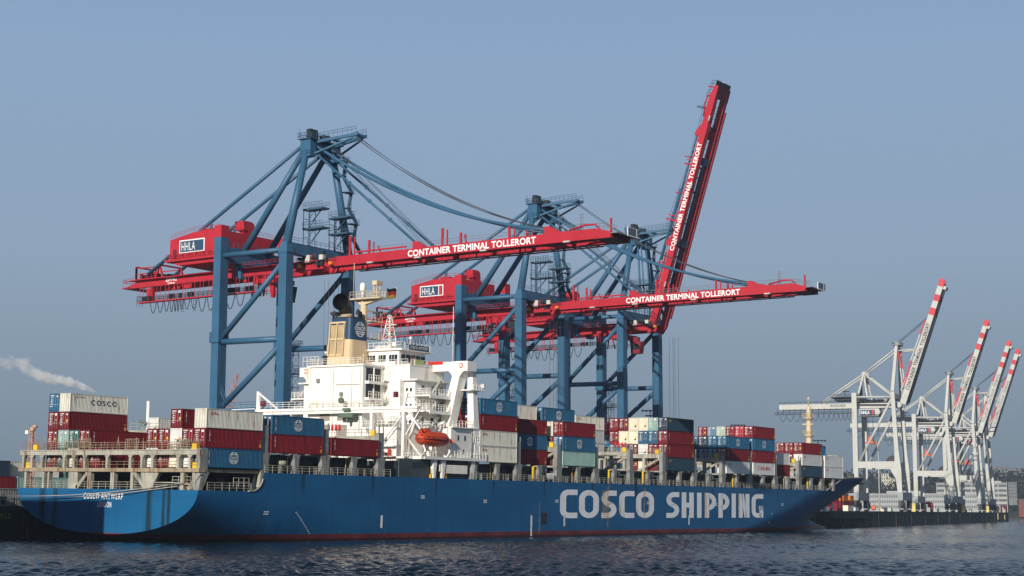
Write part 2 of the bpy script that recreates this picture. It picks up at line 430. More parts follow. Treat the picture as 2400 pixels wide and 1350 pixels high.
tag(wd.build('far_wood', mat('bare_wood', (.030, .034, .034), .95, var=.25, scale=.05, spec=.1)), 'dark wooded slope behind the white cranes', 'wood', kind='stuff')

# ================================================================ the ship
SHIP = thing('container_ship', (172, D, 10), 'big blue container ship with white deckhouse moored along the quay', 'ship', rot=(LIST, 0, 0))
def lerp(a, b, t): return a + (b - a) * t
def clamp(t, a=0.0, b=1.0): return max(a, min(b, t))
def sheer(x):                       # top edge of the side plating
    if x < 185.4: return 7.75
    if x < 188.0: return 7.75 + 2.85 * (1 - sqrt(max(0, 1 - ((x - 185.4) / 2.6) ** 2)))
    if x < 405: return 10.6
    if x < 416.5: return lerp(10.6, 14.0, (x - 405) / 11.5)
    return 14.0 + 1.1 * clamp((x - 416.5) / 56)
def stem(z):
    P = [(-3, 448), (-.6, 450.4), (.6, 448), (1.5, 442), (2.6, 437.6), (4.1, 440.6), (6.2, 446.8), (9.66, 458), (13.1, 468), (15.2, 472.4)]
    for (a, xa), (b, xb) in zip(P, P[1:]):
        if z <= b: return lerp(xa, xb, clamp((z - a) / (b - a)))
    return 472.4
def half(x, z):
    B = 20.0
    if x < 236:                     # run: rounded counter that fills out forward
        t = clamp((x - 174) / 62); zb = lerp(.9, -13, t ** .9); n = lerp(2.15, 5.0, t)
        u = clamp((7.8 - z) / (7.8 - zb))
        return B * (max(0.0, 1 - u ** n)) ** (1 / n)
    if x < 345: return B
    t = clamp(z / 14.5); xs = stem(z); xp = lerp(345, 408, t ** .75); e = lerp(1.75, 2.0, t)
    if z < 2.6: xs = 437.6
    if x <= xp: return B
    w = B * max(0.0, 1 - (clamp((x - xp) / (xs - xp))) ** e) ** lerp(1.0, .85, t)
    if z < 2.6 and x > 415:         # bulb
        q = clamp((x - 418) / (stem(z) - 418)); bw = 3.2 * sqrt(max(0, 1 - q ** 3)) * sqrt(clamp((2.7 - z) / 3.0))
        w = max(w, bw)
    return max(w, 0.02)
K = 26
st = [174 + k * 1.2 for k in range(10)] + [185.4 + 2.6 * k / 6 for k in range(7)] + [190, 193, 197, 202, 208, 215, 223, 232, 240, 262, 290, 318, 345]
st = sorted(set(round(x, 3) for x in st))
rows = []
for x in st:
    zt = sheer(x); zb = -3.0
    if x < 200: zb = max(-3.0, lerp(.9, -13, (clamp((x - 174) / 62)) ** .9))
    rows.append([(x, half(x, zb + (zt - zb) * (k / K) ** 1.35), zb + (zt - zb) * (k / K) ** 1.35) for k in range(K + 1)])
for j in range(1, 45):
    s = (j / 44) ** .9; r = []
    for k in range(K + 1):
        xg = 345 + s * (472.4 - 345); z = -3 + (sheer(xg) + 3) * (k / K) ** 1.2
        x = 345 + s * (stem(z) - 345); z = -3 + (sheer(x) + 3) * (k / K) ** 1.2
        x = 345 + s * (stem(z) - 345)
        r.append((x, half(x, z) if j < 44 else .02, z))
    rows.append(r)
hb = MB()
for sgn in (-1, 1):
    for a, b_ in zip(rows, rows[1:]):
        for k in range(K):
            q = [a[k], b_[k], b_[k + 1], a[k + 1]]
            hb.face([(p[0], YC + sgn * p[1], p[2]) for p in q], True)
a = rows[0]
for k in range(K): hb.face([(174, YC - a[k][1], a[k][2]), (174, YC + a[k][1], a[k][2]), (174, YC + a[k + 1][1], a[k + 1][2]), (174, YC - a[k + 1][1], a[k + 1][2])])
for a, b_ in zip(rows, rows[1:]):
    hb.face([(a[0][0], YC - a[0][1], a[0][2]), (b_[0][0], YC - b_[0][1], b_[0][2]), (b_[0][0], YC + b_[0][1], b_[0][2]), (a[0][0], YC + a[0][1], a[0][2])])

# hull paint: blue topsides, red boot-topping below z=1, plate seams, run-off streaks, scuffs
def hull_mat():
    m = bpy.data.materials.new('hull_paint'); m.use_nodes = True; nt = m.node_tree; N = nt.nodes; L = nt.links
    b = N['Principled BSDF']; b.inputs['Roughness'].default_value = .42; b.inputs['Specular IOR Level'].default_value = .15
    tc = N.new('ShaderNodeTexCoord'); sp = N.new('ShaderNodeSeparateXYZ'); L.new(tc.outputs['Object'], sp.inputs[0])
    def noise(sc, st, det=4):
        mp = N.new('ShaderNodeMapping'); mp.inputs['Scale'].default_value = st; L.new(tc.outputs['Object'], mp.inputs[0])
        n = N.new('ShaderNodeTexNoise'); n.inputs['Scale'].default_value = sc; n.inputs['Detail'].default_value = det; L.new(mp.outputs[0], n.inputs['Vector']); return n.outputs['Fac']
    def mr(src, a, b2, o0=0., o1=1.):
        r = N.new('ShaderNodeMapRange'); r.interpolation_type = 'SMOOTHSTEP'
        for i, v in zip((1, 2, 3, 4), (a, b2, o0, o1)): r.inputs[i].default_value = v
        L.new(src, r.inputs[0]); return r.outputs[0]
    def mth(op, a, b2=None):
        r = N.new('ShaderNodeMath'); r.operation = op
        for i, v in enumerate((a, b2)):
            if v is None: continue
            if isinstance(v, (int, float)): r.inputs[i].default_value = v
            else: L.new(v, r.inputs[i])
        return r.outputs[0]
    def mix(f, a, b2):
        x = N.new('ShaderNodeMix'); x.data_type = 'RGBA'
        if isinstance(f, (int, float)): x.inputs[0].default_value = f
        else: L.new(f, x.inputs[0])
        for k, v in ((6, a), (7, b2)):
            if isinstance(v, tuple): x.inputs[k].default_value = (*v, 1)
            else: L.new(v, x.inputs[k])
        return x.outputs[2]
    X, Y, Z = sp.outputs
    c = mix(mr(noise(.05, (1, 1, 2.5)), .3, .7), (.008, .090, .215), (.012, .112, .258))
    c = mix(mth('MULTIPLY', mr(noise(.5, (1, 1, .06), 5), .55, .75), .45), c, (.012, .050, .11))            # run-off
    # plate seams every so often, scupper streaks below the deck edge
    fx = mth('FRACT', mth('MULTIPLY', X, 1 / 9.3)); c = mix(mth('MULTIPLY', mr(mth('ABSOLUTE', mth('SUBTRACT', fx, .5)), .004, .012, 1, 0), .45), c, (.010, .035, .07))
    for zz in (-3.2, -5.9):
        c = mix(mth('MULTIPLY', mr(mth('ABSOLUTE', mth('SUBTRACT', Z, zz)), .02, .06, 1, 0), .35), c, (.012, .04, .08))
    fs = mth('FRACT', mth('MULTIPLY', mth('ADD', X, mth('MULTIPLY', noise(.3, (1, 1, 0)), 3.0)), 1 / 17.7))
    s1 = mr(mth('ABSOLUTE', mth('SUBTRACT', fs, .5)), .010, .035, 1, 0)
    s1 = mth('MULTIPLY', s1, mr(Z, -4.2, .4)); c = mix(mth('MULTIPLY', s1, mr(noise(.9, (2, 2, .15)), .35, .6, .25, .85)), c, (.012, .020, .026))
    # transom run-off from the freeing ports (dark weed and soot)
    tr = mr(X, 2.05, 2.3, 1, 0); tot = None
    for y0, wd_ in ((34.0, .8), (31.0, .55), (10.0, .65), (6.95, .45), (5.9, .4)):
        k = mr(mth('ABSOLUTE', mth('SUBTRACT', Y, y0)), wd_ * .5, wd_ * 1.25, 1, 0)
        tot = k if tot is None else mth('MAXIMUM', tot, k)
    tr = mth('MULTIPLY', mth('MULTIPLY', tr, tot), mr(noise(1.6, (1, 1.6, .10), 5), .28, .62, .25, 1))
    c = mix(mth('MULTIPLY', tr, .9), c, (.012, .024, .022))
    # scuffs near the waterline
    c = mix(mth('MULTIPLY', mth('MULTIPLY', mr(noise(1.8, (.5, .5, 1.6), 6), .66, .72), mr(Z, -8.2, -6.5, 1, 0)), .7), c, (.17, .20, .22))
    red = mix(mr(noise(.22, (1, 1, 2), 5), .35, .7), (.105, .018, .022), (.19, .035, .038))
    red = mix(mth('MULTIPLY', mr(noise(1.1, (1, 1, .2), 5), .55, .7), .5), red, (.05, .03, .03))
    wl_ = mth('ADD', Z, mth('MULTIPLY', mth('SUBTRACT', noise(.4, (1, 1, 1)), .5), .25))
    c = mix(mr(wl_, -8.95, -8.85, 1, 0), c, red)
    c = mix(mr(wl_, -9.75, -9.45, .8, 0), c, (.012, .012, .012))
    L.new(c, b.inputs['Base Color'])
    bp = N.new('ShaderNodeBump'); bp.inputs['Strength'].default_value = .25; bp.inputs['Distance'].default_value = .25
    L.new(noise(.22, (1, 1, .6), 2), bp.inputs['Height']); L.new(bp.outputs[0], b.inputs['Normal'])
    return m
HULL = hull_mat()
hull = hb.build('hull', HULL, SHIP)
# stem / mooring-deck coaming and bow bulwark lip, fenderless rubbing lines
dk = MB()
for a, b_ in zip(rows, rows[1:]):
    za = a[K][2] - .02; zb_ = b_[K][2] - .02
    lo = lambda z, x: min(z, 10.55) if x < 412 else 13.0
    za, zb_ = lo(za, a[K][0]), lo(zb_, b_[K][0])
    wa, wb = max(a[K][1] - .12, 0), max(b_[K][1] - .12, 0)
    dk.face([(a[K][0], YC - wa, za), (b_[K][0], YC - wb, zb_), (b_[K][0], YC + wb, zb_), (a[K][0], YC + wa, za)])
dk.build('main_deck', DECKG, SHIP)
# white rounded lip where the mooring deck opening meets the side, and the bow bulwark cap
lp = MB()
for sg in (-1, 1):
    yy = YC + sg * 20.03
    lp.path([(x, yy, sheer(x) - .02) for x in [184.6 + .25 * k for k in range(14)]] , .13, 5)
    lp.path([(405 + 11.5 * k / 6, YC + sg * (half(405 + 11.5 * k / 6, sheer(405 + 11.5 * k / 6)) + .05), sheer(405 + 11.5 * k / 6)) for k in range(7)], .16, 5)
    pts = [(r[K][0], YC + sg * (r[K][1] + .02), r[K][2]) for r in rows if r[K][0] > 416]
    lp.path(pts, .09, 5)
lp.build('bulwark_cap', CREAM, SHIP)

# ---- writing and marks on the hull
zf = 3.55; zh = 9.18
LX = [('C', 273.23, 279.75), ('O', 280.33, 288.07), ('S', 289.09, 295.22), ('C', 296.25, 302.59), ('O', 303.3, 311.09), ('S', 316.63, 322.56), ('H', 323.72, 329.45), ('I', 330.97, 333.21),
      ('P', 334.78, 340.53), ('P', 341.61, 347.31), ('I', 348.40, 350.65), ('N', 352.11, 357.93), ('G', 359.1, 365.6)]
def side(x, z): return (x, YC - half(x, z) - .03, z)
def _side_letters():
    out = MB()
    class Sink:
        def face(self, pts): out.face([side(x, z) for x, z in pts])
    strokes([(c, a, b_, zf, zh) for c, a, b_ in LX[:5]], Sink(), (2.25, 1.08)); out.cut(); strokes([(c, a, b_, zf, zh) for c, a, b_ in LX[5:]], Sink(), (2.2, 1.08))
    return out
LETW = mat('hull_letter_white', (.84, .85, .86), .5, var=.05, scale=.4, rust=.05, rustcol=(.5, .4, .25), stretch=(.35, 1, .05))
o = _side_letters().build('lettering', LETW, SHIP)
tx = lambda s, yl, z, w, h: text(s, SHIP, (173.96, yl, z), (0, -1, 0), (0, 0, 1), w, h, SIGNW, bold=.012, spacing=1.22)
tx('COSCO ANTWERP', 197.3, 6.2, 8.8, .9); tx('LONDON', 194.1, 4.95, 3.1, .85)
mk = MB()                                   # draught scales, tug marks, load lines
for x in (217.0, 262.8, 274.6, 326.9, 369.3):
    mk.cut(); mk.face([side(x, 2.0), side(x + .55, 2.0), side(x + .55, 4.1), side(x, 4.1)]) if x != 369.3 else mk.face([side(x, 2.3), side(x + .5, 2.3), side(x + 1.4, 4.6), side(x + .9, 4.6)])
mk.cut(); mk.face([side(262.8, .2), side(263.3, .2), side(263.3, 1.95), side(262.8, 1.95)])
for x, z in ((188.5, 4.2), (228, 7), (247, 6.4), (271.5, 6.6), (308, 6.5), (376, 6.5), (340, 6.3)):
    mk.cut()
    for q in (0, .35): mk.face([side(x, z + q), side(x + 1.1, z + q), side(x + 1.1, z + q + .16), side(x, z + q + .16)])
mk.cut()
for k in range(12): mk.face([side(199.5 - .35 * k, 1.2 + .3 * k), side(199.8 - .35 * k, 1.2 + .3 * k), side(199.8 - .35 * k, 1.32 + .3 * k), side(199.5 - .35 * k, 1.32 + .3 * k)])
mk.build('draught_mark', SIGNW, SHIP)
pd_ = MB(); pd_.face([side(x, z) for x, z in ((266.5, 2.4), (268.6, 2.4), (268.6, 4.6), (266.5, 4.6))]); pd_.build('pilot_mark_patch', DARK, SHIP)
rs = MB()                                   # rust runs over the lettering and from the hawse
for x, z0, z1, w_ in ((290.6, 3.4, 9.2, 2.4), (291.9, 3.0, 10.2, .5), (306.9, 3.2, 9.8, .7), (335.2, 3.4, 9.3, 1.0), (352.3, 3.4, 9.3, .8), (265.9, .6, 6.6, .35), (291.6, 1.2, 9.8, .3)):
    n = 10; rs.cut()
    for k in range(n):
        za, zb_ = lerp(z0, z1, k / n), lerp(z0, z1, (k + 1) / n); j = .12 * sin(k * 2.3 + x)
        rs.face([tuple(Vector(side(xx, zz)) - Vector((0, .012, 0))) for xx, zz in ((x - w_ / 2 + j, za), (x + w_ / 2, za), (x + w_ / 2 - j, zb_), (x - w_ / 2, zb_))])
rmat = mat('rust_run', (.72, .40, .10), .8, var=.35, scale=1.5)
nt = rmat.node_tree; bs = nt.nodes['Principled BSDF']; nz = nt.nodes.new('ShaderNodeTexNoise'); nz.inputs['Scale'].default_value = 1.2; nz.inputs['Detail'].default_value = 6
mpn = nt.nodes.new('ShaderNodeMapping'); mpn.inputs['Scale'].default_value = (2.2, 1, .12); tcn = nt.nodes.new('ShaderNodeTexCoord')
nt.links.new(tcn.outputs['Object'], mpn.inputs[0]); nt.links.new(mpn.outputs[0], nz.inputs['Vector'])
mrn = nt.nodes.new('ShaderNodeMapRange'); mrn.inputs[1].default_value = .35; mrn.inputs[2].default_value = .7; mrn.inputs[4].default_value = .6
nt.links.new(nz.outputs['Fac'], mrn.inputs[0]); nt.links.new(mrn.outputs[0], bs.inputs['Alpha'])
rs.build('rust_streak', rmat, SHIP)

# ---- stern: mooring deck, frame and platform
posts_up = [212.1, 210.1, 207.7, 202.5, 200.2, 197.7, 192.7, 187.6, 185.1, 182.8, 177.4, 175.0, 173.1]
f = MB()
f.box(174.1, 175.1, D, D + 40, 12.95, 13.75)
for y in posts_up: f.box(174.15, 174.75, y - .22, y + .22, 10.9, 12.96)
for a, b_ in zip(posts_up, posts_up[1:]):       # rounded corners of the openings
    for y, sgn in ((a - .22, -1), (b_ + .22, 1)):
        f.prism([(174.2, y, 12.96), (174.2, y + sgn * .4, 12.96), (174.2, y, 12.5)], (.4, 0, 0))
f.box(174.0, 176.0, D + .3, D + 39.7, 13.60, 13.72)
f.build('stern_frame', CREAM, SHIP)
f = MB(); f.box(173.95, 175.3, D - .05, D + 40.05, 10.38, 10.95); f.box(174.2, 188.2, D + .4, D + 39.6, 10.45, 10.9)
f.build('stern_platform', RUSTY, SHIP)
f = MB()
for y, w_ in ((211.4, .5), (207.1, .5), (205.9, .35), (200.1, 2.1), (196.5, .7), (191.3, .8), (187.0, .6), (176.3, .8), (174.0, .6)):
    f.cut().box(174.15, 174.9, y - w_ / 2, y + w_ / 2, 7.6, 10.4)
f.cut().beam((174.4, 199.3, 7.8), (174.4, 196.9, 10.3), .5, .6); f.cut().beam((174.4, 186.6, 10.3), (174.4, 184.0, 7.8), .5, .6)
f.cut().beam((174.5, 173.0, 10.3), (174.5, 175.2, 7.8), .5, .7)
f.cut().prism([(174.2, 185.2, 10.4), (174.2, 181.2, 10.4), (174.2, 182.8, 7.7), (174.2, 184.6, 7.7)], (.6, 0, 0))
f.build('stern_stanchion', CREAM, SHIP)
f = MB(); f.box(174.3, 175.8, D + .02, D + .9, 10.4, 13.9); f.prism([(174.6, D + .05, 10.4), (176.3, D + .05, 10.4), (174.9, D + .05, 7.7), (174.2, D + .05, 7.7)], (0, .8, 0))
f.build('corner_column', CREAM_SHADED, SHIP)
f = MB(); f.box(186.6, 187.0, D + .6, D + 39.4, 7.6, 10.5); f.build('added_dark_bulkhead', DARK, SHIP); f = MB()  # dark bulkhead added to deepen the shade inside the mooring deck
for y in (176, 180, 184.5, 190, 195, 201, 206): f.cut(); f.lathe((179 + (y % 3), y, 8.9), [(.9, -.9), (.9, -.7), (.55, -.7), (.55, .7), (.9, .7), (.9, .9)], 12, (0, 1, 0)); f.box(178 + (y % 3), 180 + (y % 3), y - 1.1, y + 1.1, 7.7, 8.3)
f.build('mooring_winch', DARK, SHIP)
f = MB()
f.prism([(186.9, D + .1, 7.7), (187.5, D + .1, 7.7), (188.2, D + .1, 10.5), (187.4, D + .1, 10.5)], (0, .5, 0))
f.rail([(176.0, D + .15, 7.75), (185.4, D + .15, 7.75)], 1.15, 1.5, .05, (.33, .66))
f.rail([(182.2, D + .8, 8.3), (185.6, D + .8, 8.3)], 1.4, 1.0, .045)
f.rail([(174.3, D + 1, 7.75), (174.3, D + 39, 7.75)], 1.1, 1.6, .04, (.33, .66))
f.build('mooring_deck_railing', CREAM, SHIP)
f = MB(); f.rail([(174.3, D + .3, 13.75), (174.3, D + 39.7, 13.75)], 1.1, 1.3, .04, (.33, .66))
f.rail([(174.6, D + 3.1, 13.75), (174.6, D + 5.9, 13.75)], 1.5, .5, .05, (.3, .6)); f.rail([(174.6, D + 24.5, 13.75), (174.6, D + 27, 13.75)], 1.7, .5, .05, (.3, .6))
f.rail([(174.6, D + 13.5, 13.75), (174.6, D + 16.3, 13.75)], 1.6, .4, .05, (.3, .6)); f.rail([(174.25, D + .3, 10.95), (174.25, D + 39.7, 10.95)], 1.0, 1.6, .035)
rr = random.Random(5)
for k in range(42):
    y = D + rr.uniform(1, 38.5); f.path([(174.9, y, 13.75), (174.9, y + rr.uniform(-.35, .35), 13.75 + rr.uniform(.8, 2.2))], .05, 4)
f.build('stern_railing', RUSTY, SHIP)
f = MB()
for y, z in ((174.2, 13.75), (174.0, 10.95), (211.0, 10.95), (209.5, 13.75)): f.cut().box(174.25, 174.9, y - .45, y + .45, z, z + .85)
f.build('line_thrower_box', YELLOW, SHIP)
f = MB(); f.path([(174.0, 175.4, 7.8), (173.9, 175.4, 8.7), (173.9, 178.2, 8.8), (173.9, 182.0, 8.8)], .12, 5); f.path([(173.9, 173.9, 7.9), (173.9, 174.6, 8.6), (173.9, 177.5, 8.7)], .12, 5)
f.rail([(174.2, 174.6, 8.6), (174.2, 178.4, 8.6)], 1.1, 1.2, .05); f.build('stern_fairlead', CREAM, SHIP)

# ---- cargo deck: hatches, pedestals, lashing bridges, deck-edge rail
BAYS = [1, 2, 5, 6, 7, 8, 9, 10, 11, 12, 13, 14, 15, 16]
def ped(x0, x1, top=13.62, y0=.12, y1=.95):
    m_ = MB(); w_ = .28
    m_.hexa([(x0 + w_, D + y0, 10.5), (x1 - w_, D + y0, 10.5), (x1 - w_, D + y1, 10.5), (x0 + w_, D + y1, 10.5)], [(x0 + w_, D + y0, top - .8), (x1 - w_, D + y0, top - .8), (x1 - w_, D + y1, top - .8), (x0 + w_, D + y1, top - .8)])
    m_.hexa([(x0 + w_, D + y0, top - .8), (x1 - w_, D + y0, top - .8), (x1 - w_, D + y1, top - .8), (x0 + w_, D + y1, top - .8)], [(x0, D + y0, top - .15), (x1, D + y0, top - .15), (x1, D + y1, top - .15), (x0, D + y1, top - .15)])
    m_.box(x0, x1, D + y0, D + y1, top - .15, top); m_.box(x0 + w_ + .1, x0 + w_ + .35, D + y0 - .02, D + y0 + .3, 10.6, 11.6)
    return m_
for i in BAYS:
    x0 = bx(i)
    hbx = MB(); hbx.box(x0 + .2, x0 + 12.0, D + 2.3, D + 37.7, 10.5, 13.5)
    for k in range(9): hbx.box(x0 + .6 + k * 1.35, x0 + .75 + k * 1.35, D + 2.05, D + 2.3, 10.6, 13.1)
    hbx.box(x0 + .1, x0 + 12.1, D + 2.05, D + 2.32, 12.2, 12.4); hbx.build('hatch_coaming', HATCH, SHIP)
    ped(x0 + 5.3, x0 + 6.9).build('container_pedestal', CREAM_SHADED, SHIP)
    if i in (1, 2, 5, 7, 9, 10, 12, 13, 15, 16): pass
for i in [1, 2, 3, 5, 6, 7, 8, 9, 10, 11, 12, 13, 14, 15, 16]:
    xa = bx(i) - 2.05
    if i == 5: xa = bx(5) - 2.4
    ped(xa - .35, xa + 2.0).build('container_pedestal', CREAM_SHADED, SHIP)
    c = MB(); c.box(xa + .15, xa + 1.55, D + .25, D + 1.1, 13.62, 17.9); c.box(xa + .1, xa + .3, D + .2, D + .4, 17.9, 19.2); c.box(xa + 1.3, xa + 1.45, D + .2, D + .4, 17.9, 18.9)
    br = c.build('lashing_bridge', CREAM_SHADED, SHIP)
    t = MB(); z1 = 17.4
    t.box(xa + .35, xa + 1.3, D + 1.1, D + 38.9, 16.5, z1)
    for y in range(3, 40, 5): t.box(xa + .4, xa + 1.2, D + y + 1.9, D + y + 2.5, 13.6, 16.5)
    t.beam((xa + .8, D + 1.2, 16.4), (xa + .8, D + 6.8, 13.7), .5, .45); t.beam((xa + .8, D + 38.8, 16.4), (xa + .8, D + 33.2, 13.7), .5, .45)
    t.box(xa + .3, xa + 1.35, D + 1.1, D + 38.9, 13.45, 13.75)
    t.rail([(xa + .4, D + 1.2, z1), (xa + .4, D + 38.8, z1)], 1.1, 1.5, .04)
    r2 = random.Random(i)
    for k in range(26):
        y = D + r2.uniform(1.2, 30); t.path([(xa + .3, y, z1), (xa + .3, y + r2.uniform(-.4, .4), z1 + r2.uniform(.8, 2.0))], .05, 4)
    t.build('lashing_frame', CREAM, br)
    if i in (3, 5, 7, 8, 9, 10, 12, 14, 15):
        y_ = MB(); y_.box(xa + .2, xa + .75, D + 1.3, D + 2.2, z1, z1 + .95); y_.build('marker_box', YELLOW, br)
    if i in (3, 9, 8):
        y_ = MB()
        for k in range(4): y_.cut().lathe((xa + .2, D + (1.4 if i != 3 else 9) + k * .8, z1 + .9), [(.0, 0), (.22, .1), (.22, 1.0), (0, 1.2)], 8)
        y_.build('extinguisher', REDP, br)
for a, b_ in ((188.3, 219.5), (243, 404)):
    r_ = MB(); r_.rail([(a, D + .12, 10.6), (b_, D + .12, 10.6)], 1.15, 1.75, .05, (.35, .7)); r_.build('deck_edge_railing', CREAM, SHIP)
v = MB()
for x in [191.5 + 4.2 * k for k in range(50)]:
    if 216 < x < 246: continue
    v.cut().prism([(x, D + .15, 10.6), (x + .8, D + .15, 10.6), (x + .2, D + .15, 11.8), (x, D + .15, 11.8)], (0, .15, 0))
v.cut().lathe((193.0, D + 1, 10.6), [(.4, 0), (.4, 1.3), (.85, 1.3), (.85, 1.9), (.3, 2.0)], 10)
v.build('deck_bracket', CREAM, SHIP)
v = MB()
for i in (1, 2, 5, 6, 7, 8, 9, 12, 14, 15, 16):
    x = bx(i) + 4.7; v.cut().path([(x, D + .9, 10.6), (x, D + .9, 13.2), (x + .9, D + .9, 13.3)], .11, 5)
    if i in (6, 8, 9, 12, 15): v.box(x - .25, x + .15, D + .6, D + .9, 10.7, 13.4); v.box(x - .2, x + 1.6, D + .4, D + .7, 13.3, 13.5)
for x in (231.2, 234.3, 243.9): v.cut().rail([(x, D + .3, 10.6), (x + 1.4, D + .3, 10.6)], 1.5, .7, .07); v.box(x + .2, x + .9, D + .35, D + .8, 10.6, 11.2)
v.build('yellow_ladder', YELLOW, SHIP)
# bow: breakwater, foremast, windlass
f = MB(); f.prism([(417.2, D + 2.5, 13), (418.6, D + 2.5, 13), (418.6, D + 2.5, 17), (417.6, D + 2.5, 20.2)], (0, 35, 0))
for k in range(3): f.box(418.6, 424 - k, D + 4, D + 34, 14.6 + k * 1.5, 14.85 + k * 1.5)
f.rail([(424, D + 4, 14.8), (438, D + 9, 14.8), (466, D + 18, 15.0)], 1.1, 2, .05)
f.build('breakwater', CREAM, SHIP)
f = MB(); f.lathe((452, YC, 13), [(1.1, 0), (1.1, 1.6), (.6, 1.7)], 10); f.cut().box(456, 460, YC - 3, YC + 3, 13, 14.6); f.cut().box(466, 469, YC - 1.2, YC + .8, 14, 16.2); f.build('windlass', DARK, SHIP)
f = MB(); MX, MY = 438.4, YC
f.lathe((MX, MY, 13), [(.95, 0), (.85, 12), (.62, 21.5), (.55, 22)], 12)
for z in (26.6, 31.6): f.lathe((MX, MY, z), [(.6, -1), (1.5, 0), (1.5, .18)], 10); f.rail([(MX - 1.4, MY - 1.4, z + .2), (MX - 1.4, MY + 1.4, z + .2), (MX + 1.4, MY + 1.4, z + .2), (MX + 1.4, MY - 1.4, z + .2), (MX - 1.4, MY - 1.4, z + .2)], 1.0, 1.4, .06)
f.box(MX - .5, MX + .5, MY - 1.7, MY + 1.7, 29.6, 29.9); f.lathe((MX, MY, 35), [(.2, 0), (.2, 1.8), (.5, 2.0), (.1, 2.6)], 8)
f.build('foremast', mat('mast_cream', (.62, .50, .33), .5), SHIP)

# ---- deckhouse
f = MB()
f.box(228.0, 234.5, 186.5, 199.3, 10.5, 30.6)                      # engine casing
f.box(227.7, 234.6, 186.2, 199.6, 30.6, 30.95)
f.build('engine_casing', SHW, SHIP)
f = MB()
for y0, y1, z0, z1 in ((194.0, 196.4, 20.8, 22.8), (189.8, 192.2, 20.8, 22.7), (194.1, 196.3, 18.0, 20.1), (189.9, 192.1, 18.0, 20.0)):
    f.cut().box(227.9, 228.0, y0, y1, z0, z1)
    for k in range(9): f.box(227.82, 227.9, y0 + .05, y1 - .05, z0 + .1 + k * (z1 - z0) / 9.3, z0 + .2 + k * (z1 - z0) / 9.3)
f.build('casing_louvre', mat('louvre_beige', (.36, .31, .26), .6), SHIP)
f = MB()                                                           # dark flat panels stand in for open recesses
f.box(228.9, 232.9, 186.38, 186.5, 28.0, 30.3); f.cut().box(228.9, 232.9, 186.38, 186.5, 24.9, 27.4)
f.build('casing_dark_panel', DARK, SHIP)
f = MB()
f.box(230.8, 231.0, 186.2, 186.4, 24.8, 30.5); f.box(228.7, 233.1, 185.6, 186.5, 27.4, 27.9); f.box(228.7, 233.1, 185.6, 186.5, 24.5, 24.9)
f.rail([(228.7, 185.65, 27.9), (233.0, 185.65, 27.9)], 1.1, .7, .05); f.rail([(228.7, 185.65, 24.9), (233.0, 185.65, 24.9)], 1.1, .7, .05)
f.build('casing_gallery', SHW, SHIP)
f = MB()                                                           # accommodation block
f.box(234.5, 244.0, 179.6, 206.1, 10.5, 28.35)
f.box(233.2, 235.9, 182.0, 184.6, 10.5, 28.4); f.box(233.6, 236, 187, 199, 10.5, 28.3)
f.box(228, 236, 178.5, 186.6, 10.5, 19.3)
f.build('accommodation', SHW, SHIP)
f = MB(); f.box(234.0, 244.4, 180.5, 205.2, 28.35, 30.95); f.box(233.8, 244.8, 178.6, 207, 28.15, 28.4); f.box(233.9, 244.6, 180.4, 205.3, 30.95, 31.1)
f.rail([(234.0, 181, 31.0), (234.0, 199, 31.0)], 1.1, 1.4, .04)
f.build('bridge_deck', SHW, SHIP)
f = MB()
f.prism([(236.0, 184.6, 31.0), (236.0, 201.1, 31.0), (243.9, 201.1, 31.0), (244.6, 199.5, 31.0), (244.6, 186.3, 31.0), (243.9, 184.6, 31.0)], (0, 0, 3.0))
f.box(235.5, 245.2, 183.6, 202.1, 34.0, 34.3); f.box(236.5, 239, 186.8, 190.8, 34.3, 34.9)
wh = f.build('wheelhouse', SHW, SHIP)
f = MB()
for y0, y1 in ((185.0, 186.9), (187.7, 189.4), (190.2, 192.0), (193, 195), (196, 198), (198.8, 200.6)): f.cut().box(235.93, 236.0, y0, y1, 32.0, 33.2)
for k in range(5): f.cut().box(236.6 + k * 1.5, 237.8 + k * 1.5, 184.52, 184.6, 32.0, 33.3)
f.build('bridge_window', GLASS, wh)
f = MB()
for y0 in (185.0, 187.7, 190.2):
    for k in range(1, 3): f.box(235.88, 235.95, y0 + k * .62, y0 + k * .62 + .06, 32.0, 33.2)
f.rail([(235.8, 184.2, 34.3), (235.8, 201.8, 34.3)], 1.2, 1.3, .05); f.rail([(235.8, 184.2, 34.3), (244.8, 184.2, 34.3)], 1.2, 1.3, .05)
f.rail([(235.2, 181.2, 31.05), (243, 181.2, 31.05)], 1.1, 1.0, .05)
f.build('bridge_railing', SHW, wh)
f = MB(); f.box(237.6, 243.6, 183.52, 183.62, 34.25, 35.15); nb = f.build('name_board', DARK, wh)
text('COSCO ANTWERP', nb, (237.9, 183.5, 34.43), (1, 0, 0), (0, 0, 1), 5.4, .55, SIGNW, bold=.015)
f = MB()
f.lattice((241.0, 191, 34.3), (241.0, 191, 41.2), 2.4, .5, .07, 1.2); f.path([(241, 189.3, 39.4), (241, 192.7, 39.4)], .09, 5); f.path([(241, 191, 41), (241, 191, 43)], .06, 5)
f.build('signal_mast', SHW, wh); f = MB(); f.path([(239.2, 184.5, 34.3), (239.2, 184.5, 36.4)], .06, 5); f.lathe((239.2, 184.5, 36.2), [(.2, 0), (.35, .3), (.1, .6)], 8)
f.cut().lathe((239.5, 188.5, 34.9), [(.35, 0), (.5, .5), (.35, 1.0), (0, 1.1)], 10); f.cut().path([(243.6, 178.0, 30.3), (243.6, 178.0, 42.5)], .06, 5)
f.build('aerial', SHW, wh)
f = MB(); f.box(236.2, 238.8, 181.0, 181.15, 31.1, 32.2); f.build('locker_green', mat('locker_lime', (.42, .50, .18), .6), wh)
